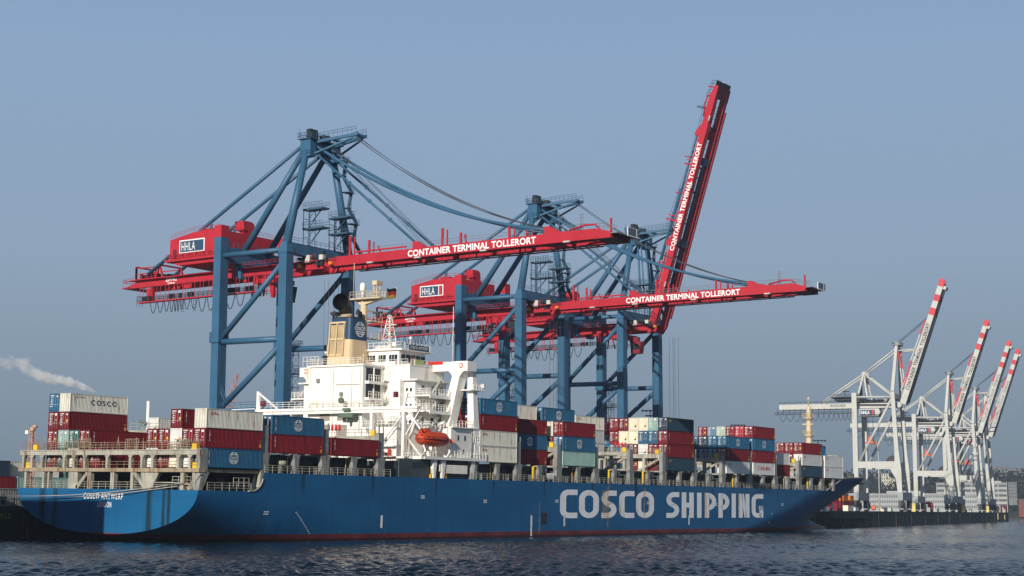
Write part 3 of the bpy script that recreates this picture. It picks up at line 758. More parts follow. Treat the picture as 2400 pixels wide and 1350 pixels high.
f = MB(); f.box(239.4, 240.6, 184.4, 184.5, 31.2, 33.0); f.cut().box(233.95, 234.0, 183.4, 183.9, 31.0, 31.9); f.build('bridge_door', mat('door_pink', (.55, .25, .24), .6), wh)
f = MB()
for z in (13.4, 16.2, 19.4, 22.3, 25.2):
    f.cut().box(235.1, 235.98, 184.7, 186.9, z, z + .14)
    f.cut().box(234.2, 234.5, 179.7, 181.9, z, z + .14)
f.build('deck_ledge', SHW, SHIP)
f = MB()
for z in (20.4, 23.3, 26.2):
    for y in (180.3, 181.2, 185.4, 186.2): f.cut().box(234.45 if y < 183 else 235.95, 234.5 if y < 183 else 236.0, y, y + .45, z, z + .65)
for y, z in ((180.4, 14.4), (181.5, 14.4), (184.0, 16.4), (185.4, 16.4), (183, 13.4)): f.cut().box(227.94, 228.0, y, y + .5, z, z + .7)
f.build('aft_window', GLASS, SHIP)
f = MB()
for x, y, z0, z1 in ((227.9, 193.3, 11, 30), (227.9, 189.0, 23, 30), (234.4, 182.2, 19.5, 28), (235.9, 187.2, 20, 28), (228.0, 179.2, 11, 19), (231.0, 186.38, 19.5, 24.5)): f.cut().path([(x, y, z0), (x, y, z1)], .09, 5)
f.cut().path([(227.85, 187.2, 24.0), (227.85, 198.6, 24.0)], .08, 5); f.cut().path([(227.85, 187.2, 27.3), (227.85, 192.6, 27.3)], .07, 5)
f.build('wall_pipe', mat('pipe_cream', (.62, .58, .48), .6), SHIP)
f = MB()
for x, y, z in ((227.6, 191.0, 25.2), (227.6, 196.6, 27.8), (234.2, 181.0, 22.0), (227.7, 180.6, 17.0)): f.cut().box(x, x + .35, y, y + .6, z, z + .7)
f.build('lamp_box', CREAM_SHADED, SHIP)
for y0, z0, y1, z1 in ((182.0, 19.5, 185.4, 24.6), (181.6, 14.2, 184.6, 19.2)):
    f = MB(); f.beam((233.6 if z0 > 18 else 227.2, y0, z0), (233.6 if z0 > 18 else 227.2, y1, z1), .6, .18); f.rail([(233.4 if z0 > 18 else 227.0, y0, z0), (233.4 if z0 > 18 else 227.0, y1, z1)], .95, .9, .04); f.build('outside_stair', MATS['stair_grey'] if 'stair_grey' in MATS else mat('stair_grey', (.36, .35, .32), .6), SHIP)
f = MB()
for y, z, h in ((179.6, 14.1, 1.4), (181.0, 14.1, 1.0), (183.4, 16.3, .9)): f.cut().lathe((227.4, y, z), [(.28, 0), (.28, h), (.12, h + .15)], 8)
f.build('gas_bottle', REDP, SHIP)
f = MB(); f.box(228.0, 230.5, 178.42, 178.5, 14.4, 16.4); f.cut().box(231.2, 232.2, 178.42, 178.5, 14.4, 16.4); f.build('store_door', mat('door_pale_grey', (.45, .45, .43), .6), SHIP)
# bridge wings with raking supports
for sg in (-1, 1):
    Y = lambda d: YC + sg * d
    yb = sorted((Y(12.2), Y(20.15)))
    f = MB(); f.box(241.0, 243.7, yb[0], yb[1], 30.25, 31.95)
    ya, yz = sorted((Y(17.2), Y(20.2))); f.box(240.95, 243.75, ya, yz, 30.2, 32.0)
    # inclined leg, rounded into the wing
    f.prism([(241.05, Y(18.6), 30.3), (241.05, Y(17.0), 30.3), (241.05, Y(13.9), 19.9), (241.05, Y(16.1), 19.9)], (2.3, 0, 0))
    f.prism([(241.06, Y(17.0), 30.3), (241.06, Y(15.7), 30.3), (241.06, Y(16.3), 29.9), (241.06, Y(16.75), 29.2)], (2.2, 0, 0))
    f.prism([(241.06, Y(18.6), 30.3), (241.06, Y(19.6), 30.3), (241.06, Y(18.9), 29.9), (241.06, Y(18.35), 29.2)], (2.2, 0, 0))
    f.prism([(241.1, Y(16.1), 19.9), (241.1, Y(12.5), 19.9), (241.1, Y(12.5), 10.5), (241.1, Y(16.1), 10.5)], (2.2, 0, 0))
    wg = f.build('bridge_wing', SHW, SHIP)
    f = MB(); y0, y1 = sorted((Y(19.9), Y(18.2)))
    f.hexa([(244.2, y0, 14), (246.2, y0, 14), (246.2, y1, 14), (244.2, y1, 14)], [(243.4, y0 + .3, 30.2), (244.6, y0 + .3, 30.2), (244.6, y1 - .3, 30.2), (243.4, y1 - .3, 30.2)])
    f.box(242.4, 246.6, min(Y(20.1), Y(17.4)), max(Y(20.1), Y(17.4)), 26.7, 26.9); f.rail([(242.5, Y(20.05), 26.9), (246.5, Y(20.05), 26.9)], 1.1, .8, .05); f.box(246.0, 246.8, min(Y(20.3), Y(19.6)), max(Y(20.3), Y(19.6)), 27.3, 28.1)
    f.build('wing_column', SHW, wg)
    f = MB(); 
    for k in range(5): f.box(242.0, 243.2, min(Y(12.5), Y(17)), max(Y(12.5), Y(17)), 31.96, 32.0) if k == 0 else None
    f.box(240.9, 240.97, min(Y(10.9), Y(14.6)), max(Y(10.9), Y(14.6)), 31.5, 32.1); f.build('wing_awning', REDP, wg)
    f = MB(); f.lathe((240.9, Y(18.7), 31.2), [(.42, 0), (.5, .06), (.42, .12)], 14, (1, 0, 0)); lb = f.build('lifebuoy', mat('buoy_orange', (.65, .13, .07), .5), wg)
    f = MB(); f.lathe((240.85, Y(18.7), 31.2), [(.26, 0), (.26, .2)], 12, (1, 0, 0)); f.build('buoy_centre', SHW, lb)
# side galleries and ladders, starboard and port
for sg in (-1, 1):
    yo = YC + sg * 16.6; yi = YC + sg * 13.2
    for z in (25.3, 22.5, 19.3):
        f = MB(); a, b_ = sorted((yo, yi)); f.box(234.6, 243.9, a, b_, z, z + .25); f.box(234.6, 243.9, a if sg < 0 else b_ - .15, a + .15 if sg < 0 else b_, z - .35, z)
        f.rail([(234.7, yi, z + .25), (234.7, yo, z + .25), (243.8, yo, z + .25)], 1.15, .8, .05, (.35, .7)); f.build('side_gallery', SHW, SHIP)
        f = MB(); f.beam((236.0, yo - sg * .7, z + .3), (238.6, yo - sg * .7, z + 2.95), .7, .25); f.rail([(236.0, yo - sg * .3, z + .3), (238.6, yo - sg * .3, z + 2.9)], 1.0, .9, .04); f.build('outside_stair', mat('stair_grey', (.36, .35, .32), .6), SHIP)
    f = MB(); yw = YC + sg * 13.22
    for z in (13, 16, 20.6, 23.6, 26.4):
        for x in (236.5, 239.4, 242.2): f.cut().box(x, x + .75, min(yw, yw + sg * .04), max(yw, yw + sg * .04), z, z + 1.0)
    for z in (20.2, 23.2, 26): f.cut().box(240.9, 241.7, min(yw, yw + sg * .04), max(yw, yw + sg * .04), z - .3, z + 1.6)
    f.build('side_window', GLASS, SHIP)
# boat-deck house, starboard platform
f = MB(); f.box(237.3, 245.0, 173.4, 180, 14.4, 19.8); f.box(237.2, 245.4, 172.9, 180, 19.7, 19.9); f.rail([(237.4, 173.1, 19.9), (245.2, 173.1, 19.9)], 1.1, 1.0, .05)
f.box(245.2, 247.4, 172.9, 176, 16.9, 17.2); f.rail([(243.6, 172.95, 17.2), (247.3, 172.95, 17.2)], 1.1, .8, .05)
f.build('boat_deck_house', SHW, SHIP)
f = MB()
for x, z in ((239.3, 17.5), (241.4, 17.5), (244.0, 17.6), (241.0, 15.0)): f.cut().box(x, x + .35, 173.34, 173.4, z, z + .9)
f.build('boat_deck_window', GLASS, SHIP)
f = MB(); f.box(228.6, 247.4, D - .25, D + 2.4, 13.85, 14.35); f.box(228.0, 237.4, D + 2.4, 178.6, 13.9, 14.3)
for x in (231.6, 234.2, 243.2): f.prism([(x, D + .1, 13.85), (x + 1.2, D + .1, 13.85), (x + .7, D + .1, 10.6), (x + .1, D + .1, 10.6)], (0, .6, 0))
f.rail([(222.4, D - .1, 13.9), (228.6, D - .1, 13.9), (232, D - .15, 14.35)], 1.1, .8, .05); f.rail([(237.5, D - .15, 14.35), (247.3, D - .15, 14.35)], 1.1, 1.0, .05)
f.build('boat_deck', SHW, SHIP)
f = MB()
for k in range(20): f.box(235.4 + k * .34, 235.57 + k * .34, D + .2, D + .3, 11.5, 13.0)
f.cut()
for k in range(4): f.box(233.6 + k * .3, 233.75 + k * .3, D + .2, D + .3, 11.8, 13.0)
f.cut()
for k in range(6): f.box(268.7 + k * .42, 268.9 + k * .42, D + .1, D + .2, 11.2, 12.2)
f.build('accommodation_ladder', SHW, SHIP)
f = MB(); f.box(223, 244, D + 1.0, D + 1.4, 10.6, 13.8); f.box(222, 227.5, D + 1.2, D + 8, 10.6, 13.4); f.build('under_deck_bulkhead', HATCH, SHIP)
# provisions gantry across the aft face
f = MB()
f.box(226.6, 227.5, D + .2, D + 38.0, 22.55, 23.05); f.box(226.8, 227.3, D + .3, D + 37.5, 22.0, 22.5)
for y in (D + 3.0, D + 10.2): f.box(226.7, 227.3, y, y + .55, 14.3, 22.6)
f.beam((227, D + 2.2, 22.0), (227.2, D - .2, 19.0), .25); f.beam((227, D + 3.2, 22.0), (227, D + 9.8, 15.0), .18); f.beam((227, D + 2.8, 18), (227, D - .2, 22.4), .2)
f.prism([(226.8, D + 38.2, 23), (226.8, D + 37.4, 23), (226.8, D + 37.6, 26.3), (226.8, D + 38.2, 26.5)], (.5, 0, 0)); f.beam((227, D + 37.9, 26.2), (227, D + 33.0, 23.1), .32, .3)
f.beam((227, D + 2.6, 25.6), (227, D + 3.3, 23), .3); f.beam((227, D + 2.6, 25.7), (227, D + .1, 22.9), .16); f.path([(227, D + 2.8, 25.6), (227, D + 9.8, 23.1)], .06, 4)
f.rail([(226.7, D + 8, 23.05), (226.7, D + 37.3, 23.05)], 1.2, 1.5, .045, (.33, .66)); f.rail([(226.6, D + .3, 23.05), (232, D + .3, 23.05)], 1.15, .9, .05)
f.build('provision_gantry', SHW, SHIP)
f = MB(); f.lathe((226.3, 190.0, 24.3), [(.4, -.2), (.55, -.2), (.55, .2), (.4, .2)], 14, (1, 0, 0)); f.box(226.0, 227.2, 187.0, 190.4, 21.2, 22.0); f.box(226.2, 227.0, 188.0, 189.6, 22.4, 22.9); f.box(226.3, 227, 188.4, 188.8, 20.3, 21.2)
f.build('gantry_hoist', mat('hoist_grey_green', (.10, .145, .105), .6, var=.2), SHIP)
f = MB(); f.box(226.2, 226.9, D + 4.6, D + 5.2, 24.6, 25.6); f.cut().lathe((226.5, D + 36.2, 23.6), [(.5, 0), (.6, .4), (.5, .9)], 10); f.build('gantry_motor', mat('motor_maroon', (.16, .02, .03), .5), SHIP)
f = MB()
for y in (195.5, 192.0): f.cut().prism([(227.4, y, 23.2), (228, y, 23.2), (228, y, 26.3)], (0, .12, 0))
for y in (198.9, 187.0): f.cut().path([(227.85, y, 18.6), (227.85, y, 30.6)], .07, 5)
f.cut().beam((230.5, 186.3, 24.6), (229.0, 184.3, 20.0), .14); f.build('casing_bracket', SHW, SHIP)
f = MB(); f.box(228.05, 236, 178.46, 186.5, 19.3, 19.5); f.rail([(228.1, 178.6, 19.5), (228.1, 186.4, 19.5)], 1.1, .9, .05); f.rail([(228.1, 178.6, 19.5), (236, 178.6, 19.5)], 1.1, .9, .05)
for z in (16.2, 14.4): f.rail([(227.9, 178.4, z), (227.9, 186.4, z)], 1.1, .9, .05); f.box(227.0, 228.0, 178.4, 186.4, z - .2, z)
f.build('aft_gallery', SHW, SHIP)
f = MB(); f.rail([(227.8, 186.3, 30.95), (227.8, 199.5, 30.95), (234, 199.5, 30.95)], 1.15, 1.2, .045, (.35, .7)); f.rail([(228.4, 197.4, 30.95), (228.4, 201.2, 30.95)], 1.7, .9, .05); f.rail([(227.8, 186.3, 30.95), (234, 186.3, 30.95)], 1.15, 1.2, .045); f.build('casing_railing', SHW, SHIP)
f = MB(); f.lathe((227.7, D + 11.6, 17.2), [(.3, 0), (.42, .06), (.3, .12)], 12, (1, 0, 0)); f.cut().lathe((237.0, D + .2, 17.2), [(.3, 0), (.42, .06), (.3, .12)], 12, (1, 0, 0)); f.build('lifebuoy', MATS['buoy_orange'], SHIP)

# funnel
f = MB()
def fr(z, grow=0.0):
    t = (z - 30.9) / 9.1; xa, xb = lerp(230.0, 230.6, t) - grow, lerp(236.6, 235.4, t) + grow; ya, yb = lerp(190.6, 190.9, t) - grow, lerp(197.2, 196.0, t) + grow
    c = 1.1; P = []
    for cx, cy, a0 in ((xb - c, yb - c, 0), (xa + c, yb - c, 90), (xa + c, ya + c, 180), (xb - c, ya + c, 270)):
        P += [(cx + c * cos(radians(a0 + 22.5 * k)), cy + c * sin(radians(a0 + 22.5 * k)), z) for k in range(5)]
    return P
def band(mb, z0, z1, g=0.0):
    a, b_ = fr(z0, g), fr(z1, g); n = len(a)
    for k in range(n): mb.face([a[k], a[(k + 1) % n], b_[(k + 1) % n], b_[k]], True)
band(f, 30.9, 40.0); f.face(fr(40.0)); fu = f.build('funnel', FUN, SHIP)
f = MB(); band(f, 36.2, 40.15, .012); f.build('blue_band', FUNB, fu)
f = MB()
for y in (192.25, 193.95): 
    for z in (33.4, 36.3): f.cut().box(229.85 + (z - 31) * .066, 230.05 + (z - 31) * .066, y + .1, y + 1.35, z, z + 2.6)
lv = f.build('funnel_louvre', mat('louvre_tan', (.44, .33, .19), .6), fu)
f = MB()
for y in (192.15, 193.85, 195.55): f.beam((229.9, y, 33.2), (230.38, y, 39.4), .35, .2)
for z in (33.15, 36.12, 39.2): f.box(229.82 + (z - 31) * .066, 230.02 + (z - 31) * .066, 191.98, 195.72, z, z + .32)
f.build('louvre_frame', FUN, lv)
f = MB(); f.box(229.9, 230.1, 195.9, 196.9, 31.1, 33.3); f.build('funnel_door', DARK, fu)
f = MB()
def emblem(mb, P, R=1.0, n=26, t=.10):
    """globe of meridians with a band of letters left clear"""
    def ring(fn, w):
        for k in range(n):
            a, b_ = fn(2 * pi * k / n), fn(2 * pi * (k + 1) / n)
            if abs((a[1] + b_[1]) / 2) < .28: continue
            da = Vector((b_[0] - a[0], b_[1] - a[1])).normalized(); nn = Vector((-da.y, da.x)) * w / 2
            mb.face([P(R * (a[0] + nn.x), R * (a[1] + nn.y)), P(R * (b_[0] + nn.x), R * (b_[1] + nn.y)), P(R * (b_[0] - nn.x), R * (b_[1] - nn.y)), P(R * (a[0] - nn.x), R * (a[1] - nn.y))])
    ring(lambda a: (cos(a), sin(a)), t); ring(lambda a: (.55 * cos(a), sin(a)), t)
    for zz in (.62, -.62): mb.face([P(-.78 * R, R * (zz - t / 2)), P(.78 * R, R * (zz - t / 2)), P(.78 * R, R * (zz + t / 2)), P(-.78 * R, R * (zz + t / 2))])
yf = lambda z: lerp(190.6, 190.9, (z - 30.9) / 9.1) - .05
emblem(f, lambda u, v: (233.2 + u, yf(38.2 + v), 38.2 + v), 1.35)
f.build('emblem', SIGNW, fu)
text('COSCO', fu, (231.6, yf(38.2) - .01, 38.05), (1, 0, 0), (0, .03, 1), 3.1, .62, SIGNW, .03); text('SHIPPING', fu, (231.9, yf(37.6) - .01, 37.55), (1, 0, 0), (0, .03, 1), 2.6, .36, SIGNW, .02)
f = MB(); r0 = 1.0
f.lathe((232.9, 193.9, 40.0), [(1.15, 0), (1.1, 1.3)], 20)
f.build('exhaust_base', mat('exhaust_tan', (.40, .30, .22), .6, var=.2), fu)
f = MB()
pts = [(232.9, 193.9, 41.3), (232.85, 193.95, 41.6), (232.6, 193.95, 42.2), (232.0, 193.8, 42.8), (231.2, 193.6, 43.15), (230.4, 193.4, 43.25)]
f.path(pts, 1.15, 20, 1.62, cap=False); ep = f.build('exhaust_pipe', mat('exhaust_steel', (.12, .115, .115), .45, var=.35, scale=.6), fu)
f = MB(); f.path(pts, 1.09, 20, 1.56, cap=False); f.build('exhaust_bore', mat('soot_black', (.006, .006, .007), .9), ep)
f = MB()
for x, y, h, r in ((231.2, 195.6, 1.0, .3), (231.2, 194.9, 1.2, .25), (234.6, 192.1, 1.6, .42), (233.8, 191.6, 1.1, .3), (234.5, 194.9, 1.1, .3)): f.cut().path([(x, y, 40), (x, y, 40 + h), (x - .5, y + .3, 40.3 + h)], r, 8)
f.cut().box(230.9, 232.6, 195.0, 196.0, 40.9, 41.5); band(f, 40.0, 40.45, -.1); f.build('funnel_pipe', SOOT, fu)
f = MB(); f.rail([(230.4, 189.6, 30.95), (236, 189.6, 30.95)], 1.1, .8, .05)
for k in range(5): f.cut().path([(231.5 + k * .9, 189.9, 30.95), (231.5 + k * .9, 189.9, 32.2 + (k % 3) * .7), (232.1 + k * .9, 189.9, 32.4 + (k % 3) * .7)], .12, 5)
f.build('funnel_vent', FUN, fu)
# radar mast
MC = MATS['mast_cream']
f = MB(); f.lathe((238.6, 193.4, 31), [(.8, 0), (.75, 8), (.6, 13.5)], 12)
f.prism([(237.2, 188.5, 44.6), (237.2, 195.7, 44.6), (239.6, 195.7, 44.6), (239.6, 188.5, 44.6)], (0, 0, .25)); f.prism([(238.2, 188.8, 44.6), (238.2, 195.4, 44.6), (238.2, 194.0, 43.7), (238.2, 192.8, 43.7)], (.8, 0, 0))
for z in (37.3, 40.5): f.box(238.6, 242.0, 191.6, 193.4, z, z + .18); f.rail([(238.8, 191.6, z), (242, 191.6, z)], 1.1, 1.0, .05)
f.rail([(237.2, 195.7, 44.85), (237.2, 188.5, 44.85), (239.6, 188.5, 44.85), (239.6, 195.7, 44.85)], 1.2, .8, .045)
f.ladder((242.0, 192, 31), (242.0, 192, 44), (0, 1, 0)); f.lattice((238.8, 190.6, 44.8), (238.8, 190.6, 47.3), .9, .8, .08, .9); f.box(238.2, 240.0, 190.1, 191.2, 47.3, 48.1)
f.path([(236.2, 194, 44.8), (236.2, 194, 51.4)], .07, 5); f.path([(242.5, 191, 40), (246, 190, 43.6)], .05, 4); f.path([(239, 192, 36), (243, 191, 36), (243, 191, 33)], .07, 4); f.box(237.2, 244.6, 191.7, 191.9, 42.3, 42.5)
rm = f.build('radar_mast', MC, SHIP)
f = MB(); f.lathe((238.4, 193.6, 46.2), [(.4, 0), (.55, .2), (.55, 1.2), (.38, 1.6), (0, 1.7)], 14); f.path([(238.4, 193.6, 44.8), (238.4, 193.6, 46.2)], .22, 8); f.build('satellite_dome', SHW, rm)
f = MB(); f.box(240.5, 240.9, 190.6, 192.8, 42.2, 42.5); f.lathe((240.7, 191.7, 41.5), [(.4, 0), (.4, .7)], 8); f.build('radar_scanner', SOOT, rm); rm.location = (-2.2, .2, -.8); fu.location = (0, .9, -.35)

# free-standing: the ensign, the lifeboat
fl = thing('flag', tuple(ship_pt(240.6, 189.3, 44.2)), 'small black red and gold flag flying from the yellow mast', 'flag', rot=(LIST, 0, 0))
ORG[fl.name] = (243.3, 191.0, 45.0)
for k, (nm, c) in enumerate((('gold_stripe', (.62, .36, .02)), ('red_stripe', (.5, .02, .02)), ('black_stripe', (.012, .012, .014)))):
    m_ = MB()
    for j in range(8):
        w_ = lambda q: (243.3 - .36 * q, 191 - .12 * sin(q * .8 + k * .3), 45.1 + k * .62 - .03 * q + .10 * sin(q * .9))
        a, b_ = w_(j), w_(j + 1); m_.face([a, b_, (b_[0], b_[1], b_[2] + .62), (a[0], a[1], a[2] + .62)], True)
    m_.build(nm, mat('flag_' + nm, c, .8), fl)
m_ = MB(); m_.path([(243.35, 191, 44.6), (243.35, 191, 47.3)], .05, 5); m_.build('flag_staff', SHW, fl)
LBX, LBY, LBZ = 232.2, D + .9, 17.35
lbt = thing('lifeboat', tuple(ship_pt(LBX, LBY, LBZ)), 'enclosed orange lifeboat hanging in white davits beside the deckhouse', 'lifeboat', rot=(LIST, 0, 0)); ORG[lbt.name] = (0, 0, 0)
LBO = mat('lifeboat_orange', (.52, .052, .014), .45, var=.08)
def boat(zs, top):
    m_ = MB(); prev = None; n = 16
    for k in range(n + 1):
        t = k / n; x = -4.3 + 8.6 * t; w_ = 1.55 * (1 - abs(2 * t - 1) ** 3.2) ** .55 + .05
        if top: P = [(x, -w_, 0), (x, -w_ * .98, .55), (x, -w_ * .62, 1.28 * (1 - abs(2 * t - 1) ** 5) ** .6), (x, 0, 1.4 * (1 - abs(2 * t - 1) ** 5) ** .6), (x, w_ * .62, 1.28 * (1 - abs(2 * t - 1) ** 5) ** .6), (x, w_ * .98, .55), (x, w_, 0)]
        else:
            dp = -1.25 * (1 - abs(2 * t - 1) ** 3) ** .5; P = [(x, -w_, 0), (x, -w_ * .93, dp * .45), (x, -w_ * .55, dp * .85), (x, 0, dp), (x, w_ * .55, dp * .85), (x, w_ * .93, dp * .45), (x, w_, 0)]
        if prev:
            for j in range(6): m_.face([prev[j], prev[j + 1], P[j + 1], P[j]], True)
        prev = P
    return m_
b1 = boat(0, False); b1.build('boat_hull', LBO, lbt)
b2 = boat(0, True); b2.build('canopy', LBO, lbt)
m_ = MB(); m_.hexa([(-3.2, -.75, 1.2), (-1.2, -.75, 1.2), (-1.2, .75, 1.2), (-3.2, .75, 1.2)], [(-3.0, -.55, 1.85), (-1.5, -.55, 1.85), (-1.5, .55, 1.85), (-3.0, .55, 1.85)]); m_.build('helm_cupola', LBO, lbt)
m_ = MB()
for q in (-1, 1): m_.cut().path([(-4.3 + 8.6 * k / 12, q * (1.58 * (1 - abs(2 * k / 12 - 1) ** 3.2) ** .55 + .07), 0) for k in range(13)], .09, 5)
m_.build('fender_strip', mat('fender_black_red', (.14, .02, .015), .6), lbt)
m_ = MB()
for x in (-1.8, -.4, .9): m_.cut().box(x, x + .5, -1.56, -1.48, .2, .42)
m_.cut().box(-3.0, -2.4, -1.4, -1.3, .3, .5); m_.build('boat_window', GLASS, lbt)
m_ = MB()
for x in (228.6, 235.8):
    m_.cut().path([(x, D + 3.2, 14.3), (x, D + 3.4, 17.0), (x, D + 2.2, 20.2), (x, D + .9, 20.6)], .26, 6); m_.beam((x, D + .5, 14.3), (x, D + 3.3, 17.2), .3); m_.path([(x + .1, D + .95, 20.5), (x + (.6 if x < 230 else -.6), D + .9, 18.8)], .06, 4); m_.path([(x, D + .3, 14.3), (x + .3, D - .1, 15.3), (x + .6, D + .6, 16.3)], .18, 6)
m_.cut().lathe((232, D + 1.5, 14.3), [(.3, 0), (.45, .6), (.3, 1.3)], 10)
m_.build('davit', SHW, SHIP)
m_ = MB(); m_.prism([(243.9, D + 2.6, 17.2), (245.3, D + 2.6, 17.2), (245.0, D + 2.6, 19.2), (244.2, D + 2.6, 19.2)], (0, 1.2, 0)); m_.beam((244.6, D + 3.0, 19.0), (243.0, D + 3.4, 25.2), .45, .4, .25); m_.path([(244.9, D + 3, 19.4), (243.0, D + 3.4, 25.3)], .06, 4); m_.build('stores_crane', mat('stores_crane_maroon', (.22, .02, .03), .5), SHIP)
# mooring ropes
for k, (a, b_) in enumerate((((174.0, 178.9, 8.45), (172.0, 214.4, 7.0)), ((174.0, 177.0, 8.3), (171.6, 214.4, 6.5)))):
    m_ = MB(); A, B = ship_pt(*a), Vector(b_); n = 14
    m_.path([A + (B - A) * (i / n) - Vector((0, 0, .55 * sin(pi * i / n))) for i in range(n + 1)], .07, 5)
    tag(m_.build('mooring_rope', mat('rope_grey', (.40, .38, .34), .9)), ['upper of two pale ropes running from the stern to the quay', 'lower of two pale ropes running from the stern to the quay'][k], 'rope', 'stern mooring ropes')

# ================================================================ containers
CW = 2.438; CH = 2.896
def corr(mb, y0, sgn, x0=.16, x1=CL - .16, z0=.16, z1=CH - .12, n=42, d=.045):
    p = (x1 - x0) / n; prof = []
    for k in range(n):
        a = x0 + k * p
        prof += [(a, 0), (a + p * .30, 0), (a + p * .48, d), (a + p * .82, d)]
    prof.append((x1, 0))
    for (xa, da), (xb, db) in zip(prof, prof[1:]):
        mb.face([(xa, y0 + sgn * da, z0), (xb, y0 + sgn * db, z0), (xb, y0 + sgn * db, z1), (xa, y0 + sgn * da, z1)])
def shell(n=42, d=.045):
    m = MB(); corr(m, .04, 1, n=n, d=d); corr(m, CW - .04, -1, n=n, d=d)
    p = (CW - .3) / 8
    for k in range(8):
        for (ya, da), (yb, db) in (((k, 0), (k + .5, 0)), ((k + .5, 0), (k + .6, .04)), ((k + .6, .04), (k + .9, .04)), ((k + .9, .04), (k + 1, 0))):
            m.face([(CL - .05 - da, .15 + ya * p, .16), (CL - .05 - db, .15 + yb * p, .16), (CL - .05 - db, .15 + yb * p, CH - .12), (CL - .05 - da, .15 + ya * p, CH - .12)])
    m.face([(.1, .1, CH - .03), (CL - .1, .1, CH - .03), (CL - .1, CW - .1, CH - .03), (.1, CW - .1, CH - .03)]); m.face([(.1, .1, .1), (CL - .1, .1, .1), (CL - .1, CW - .1, .1), (.1, CW - .1, .1)])
    return m.mesh('corrugated_shell')
SHELL = shell(); SHELLR = shell(21, .012)
def frame():
    m = MB()
    for x in (0, CL - .16):
        for y in (0, CW - .14): m.box(x, x + .16, y, y + .14, 0, CH)
        m.box(x + .02, x + .14, .14, CW - .14, 0, .15); m.box(x + .02, x + .14, .14, CW - .14, CH - .13, CH - .01)
    for y in (0, CW - .1): m.box(.16, CL - .16, y, y + .1, 0.02, .17); m.box(.16, CL - .16, y + .01, y + .09, CH - .12, CH - .01)
    return m.mesh('corner_frame')
FRAME = frame()
def door(k):
    m = MB(); y0 = .15 + k * 1.075; y1 = y0 + 1.06; zs = [.17, .75, .85, 1.4, 1.5, 2.05, 2.15, CH - .15]
    for j in range(len(zs) - 1):
        d = .05 if j % 2 == 0 else .0
        m.box(.05 + (d > 0) * .02, .10, y0, y1, zs[j], zs[j + 1])
    return m.mesh('door')
DOORS = [door(0), door(1)]
def bars(k):
    m = MB(); y0 = .15 + k * 1.075
    for y in (y0 + .25, y0 + .78):
        m.path([(.0, y, .15), (.0, y, CH - .15)], .028, 5); m.box(-.03, .04, y - .09, y + .3, 1.05, 1.13)
    return m.mesh('lock_bars')
BARS = [bars(0), bars(1)]
def marks(seed):
    m = MB(); r = random.Random(seed)
    def q(y, z, w, h): m.face([(.028, y, z), (.028, y + w, z), (.028, y + w, z + h), (.028, y, z + h)])
    for k in range(7): q(1.72, 2.45 - k * .26 - (k > 1) * .1, r.choice((.3, .42, .5)), .10)
    q(1.32, 2.5, .9, .12); q(.5, 2.3, .5, .34) if seed % 2 else q(.45, 2.35, .32, .22)
    if seed % 3 == 0: q(.55, 1.5, .22, .12)
    return m.mesh('marking')
MARKS = [marks(k) for k in range(4)]
def small(name, fn):
    m = MB(); fn(m); return m.mesh(name)
STICK = small('warning_sticker', lambda m: m.box(.015, .03, .35, .72, 1.25, 1.62))
STICKS = small('height_sticker', lambda m: m.box(CL - .55, CL - .25, .012, .03, .35, .75))
STICKS2 = small('height_sticker', lambda m: (m.box(CL - .5, CL - .33, .012, .03, 1.2, 1.36), m.box(CL - .5, CL - .33, .012, .03, .8, .93)))
def cool(m):
    m.box(.03, .06, .18, CW - .18, .18, CH - .16)
    m.lathe((.03, .62, 1.45), [(.2, -.02), (.2, 0)], 14, (1, 0, 0)) if False else None
    for z in (1.0, 2.0): m.box(.0, .03, .2, CW - .2, z, z + .05)
    m.box(0, .03, 1.2, 1.25, .2, CH - .2)
COOL = small('cooling_unit', cool)
FAN = small('fan_opening', lambda m: m.lathe((.02, .72, 1.0), [(.21, -.03), (.21, .02)], 16, (1, 0, 0)))
SIDEL = {}
def side_text(key, build):
    if key not in SIDEL: SIDEL[key] = build()
    return SIDEL[key]
CC = {
    'white': mat('box_white', (.66, .64, .56), .55, spec=.1, var=.05, scale=.6, rust=.18, rustcol=(.30, .19, .10), rnd=.06, streak=(.44, .42, .36), strk=.25),
    'cream': mat('box_cream', (.72, .66, .52), .5, spec=.1, var=.05, rust=.22, rustcol=(.5, .28, .10), rnd=.05),
    'reefer': mat('box_reefer', (.70, .70, .68), .5, spec=.1, var=.05, scale=.5, rust=.1, rustcol=(.4, .3, .2), rnd=.05, streak=(.55, .54, .50), strk=.1),
    'dark red': mat('box_dark_red', (.165, .012, .018), .5, spec=.1, var=.08, scale=.5, rust=.08, rustcol=(.10, .02, .015), rnd=.14, streak=(.11, .010, .014), strk=.2),
    'bright red': mat('box_bright_red', (.46, .014, .032), .5, spec=.1, var=.06, rnd=.05),
    'blue': mat('box_blue', (.024, .112, .215), .5, spec=.1, var=.08, scale=.5, rnd=.10, rust=.05, streak=(.022, .085, .16), strk=.2),
    'pale blue': mat('box_pale_blue', (.10, .22, .34), .5, spec=.1, var=.08, rnd=.08),
    'navy': mat('box_navy', (.022, .046, .075), .5, spec=.1, var=.12, scale=.5, rnd=.08),
    'mint': mat('box_mint', (.27, .42, .385), .5, spec=.1, var=.08, scale=.5, rnd=.05, rust=.1, rustcol=(.2, .2, .15)),
    'pale green': mat('box_pale_green', (.40, .50, .43), .5, spec=.1, var=.08, rnd=.05),
    'dark green': mat('box_dark_green', (.045, .115, .105), .5, spec=.1, var=.1, rnd=.05),
    'grey': mat('box_grey', (.42, .44, .45), .5, spec=.1, var=.06, rnd=.05),
    'orange': mat('box_orange', (.55, .15, .025), .5, spec=.1, var=.06, rnd=.05),
}
STEELB = mat('lock_bar_steel', (.42, .40, .38), .5)
GROUPS = {}
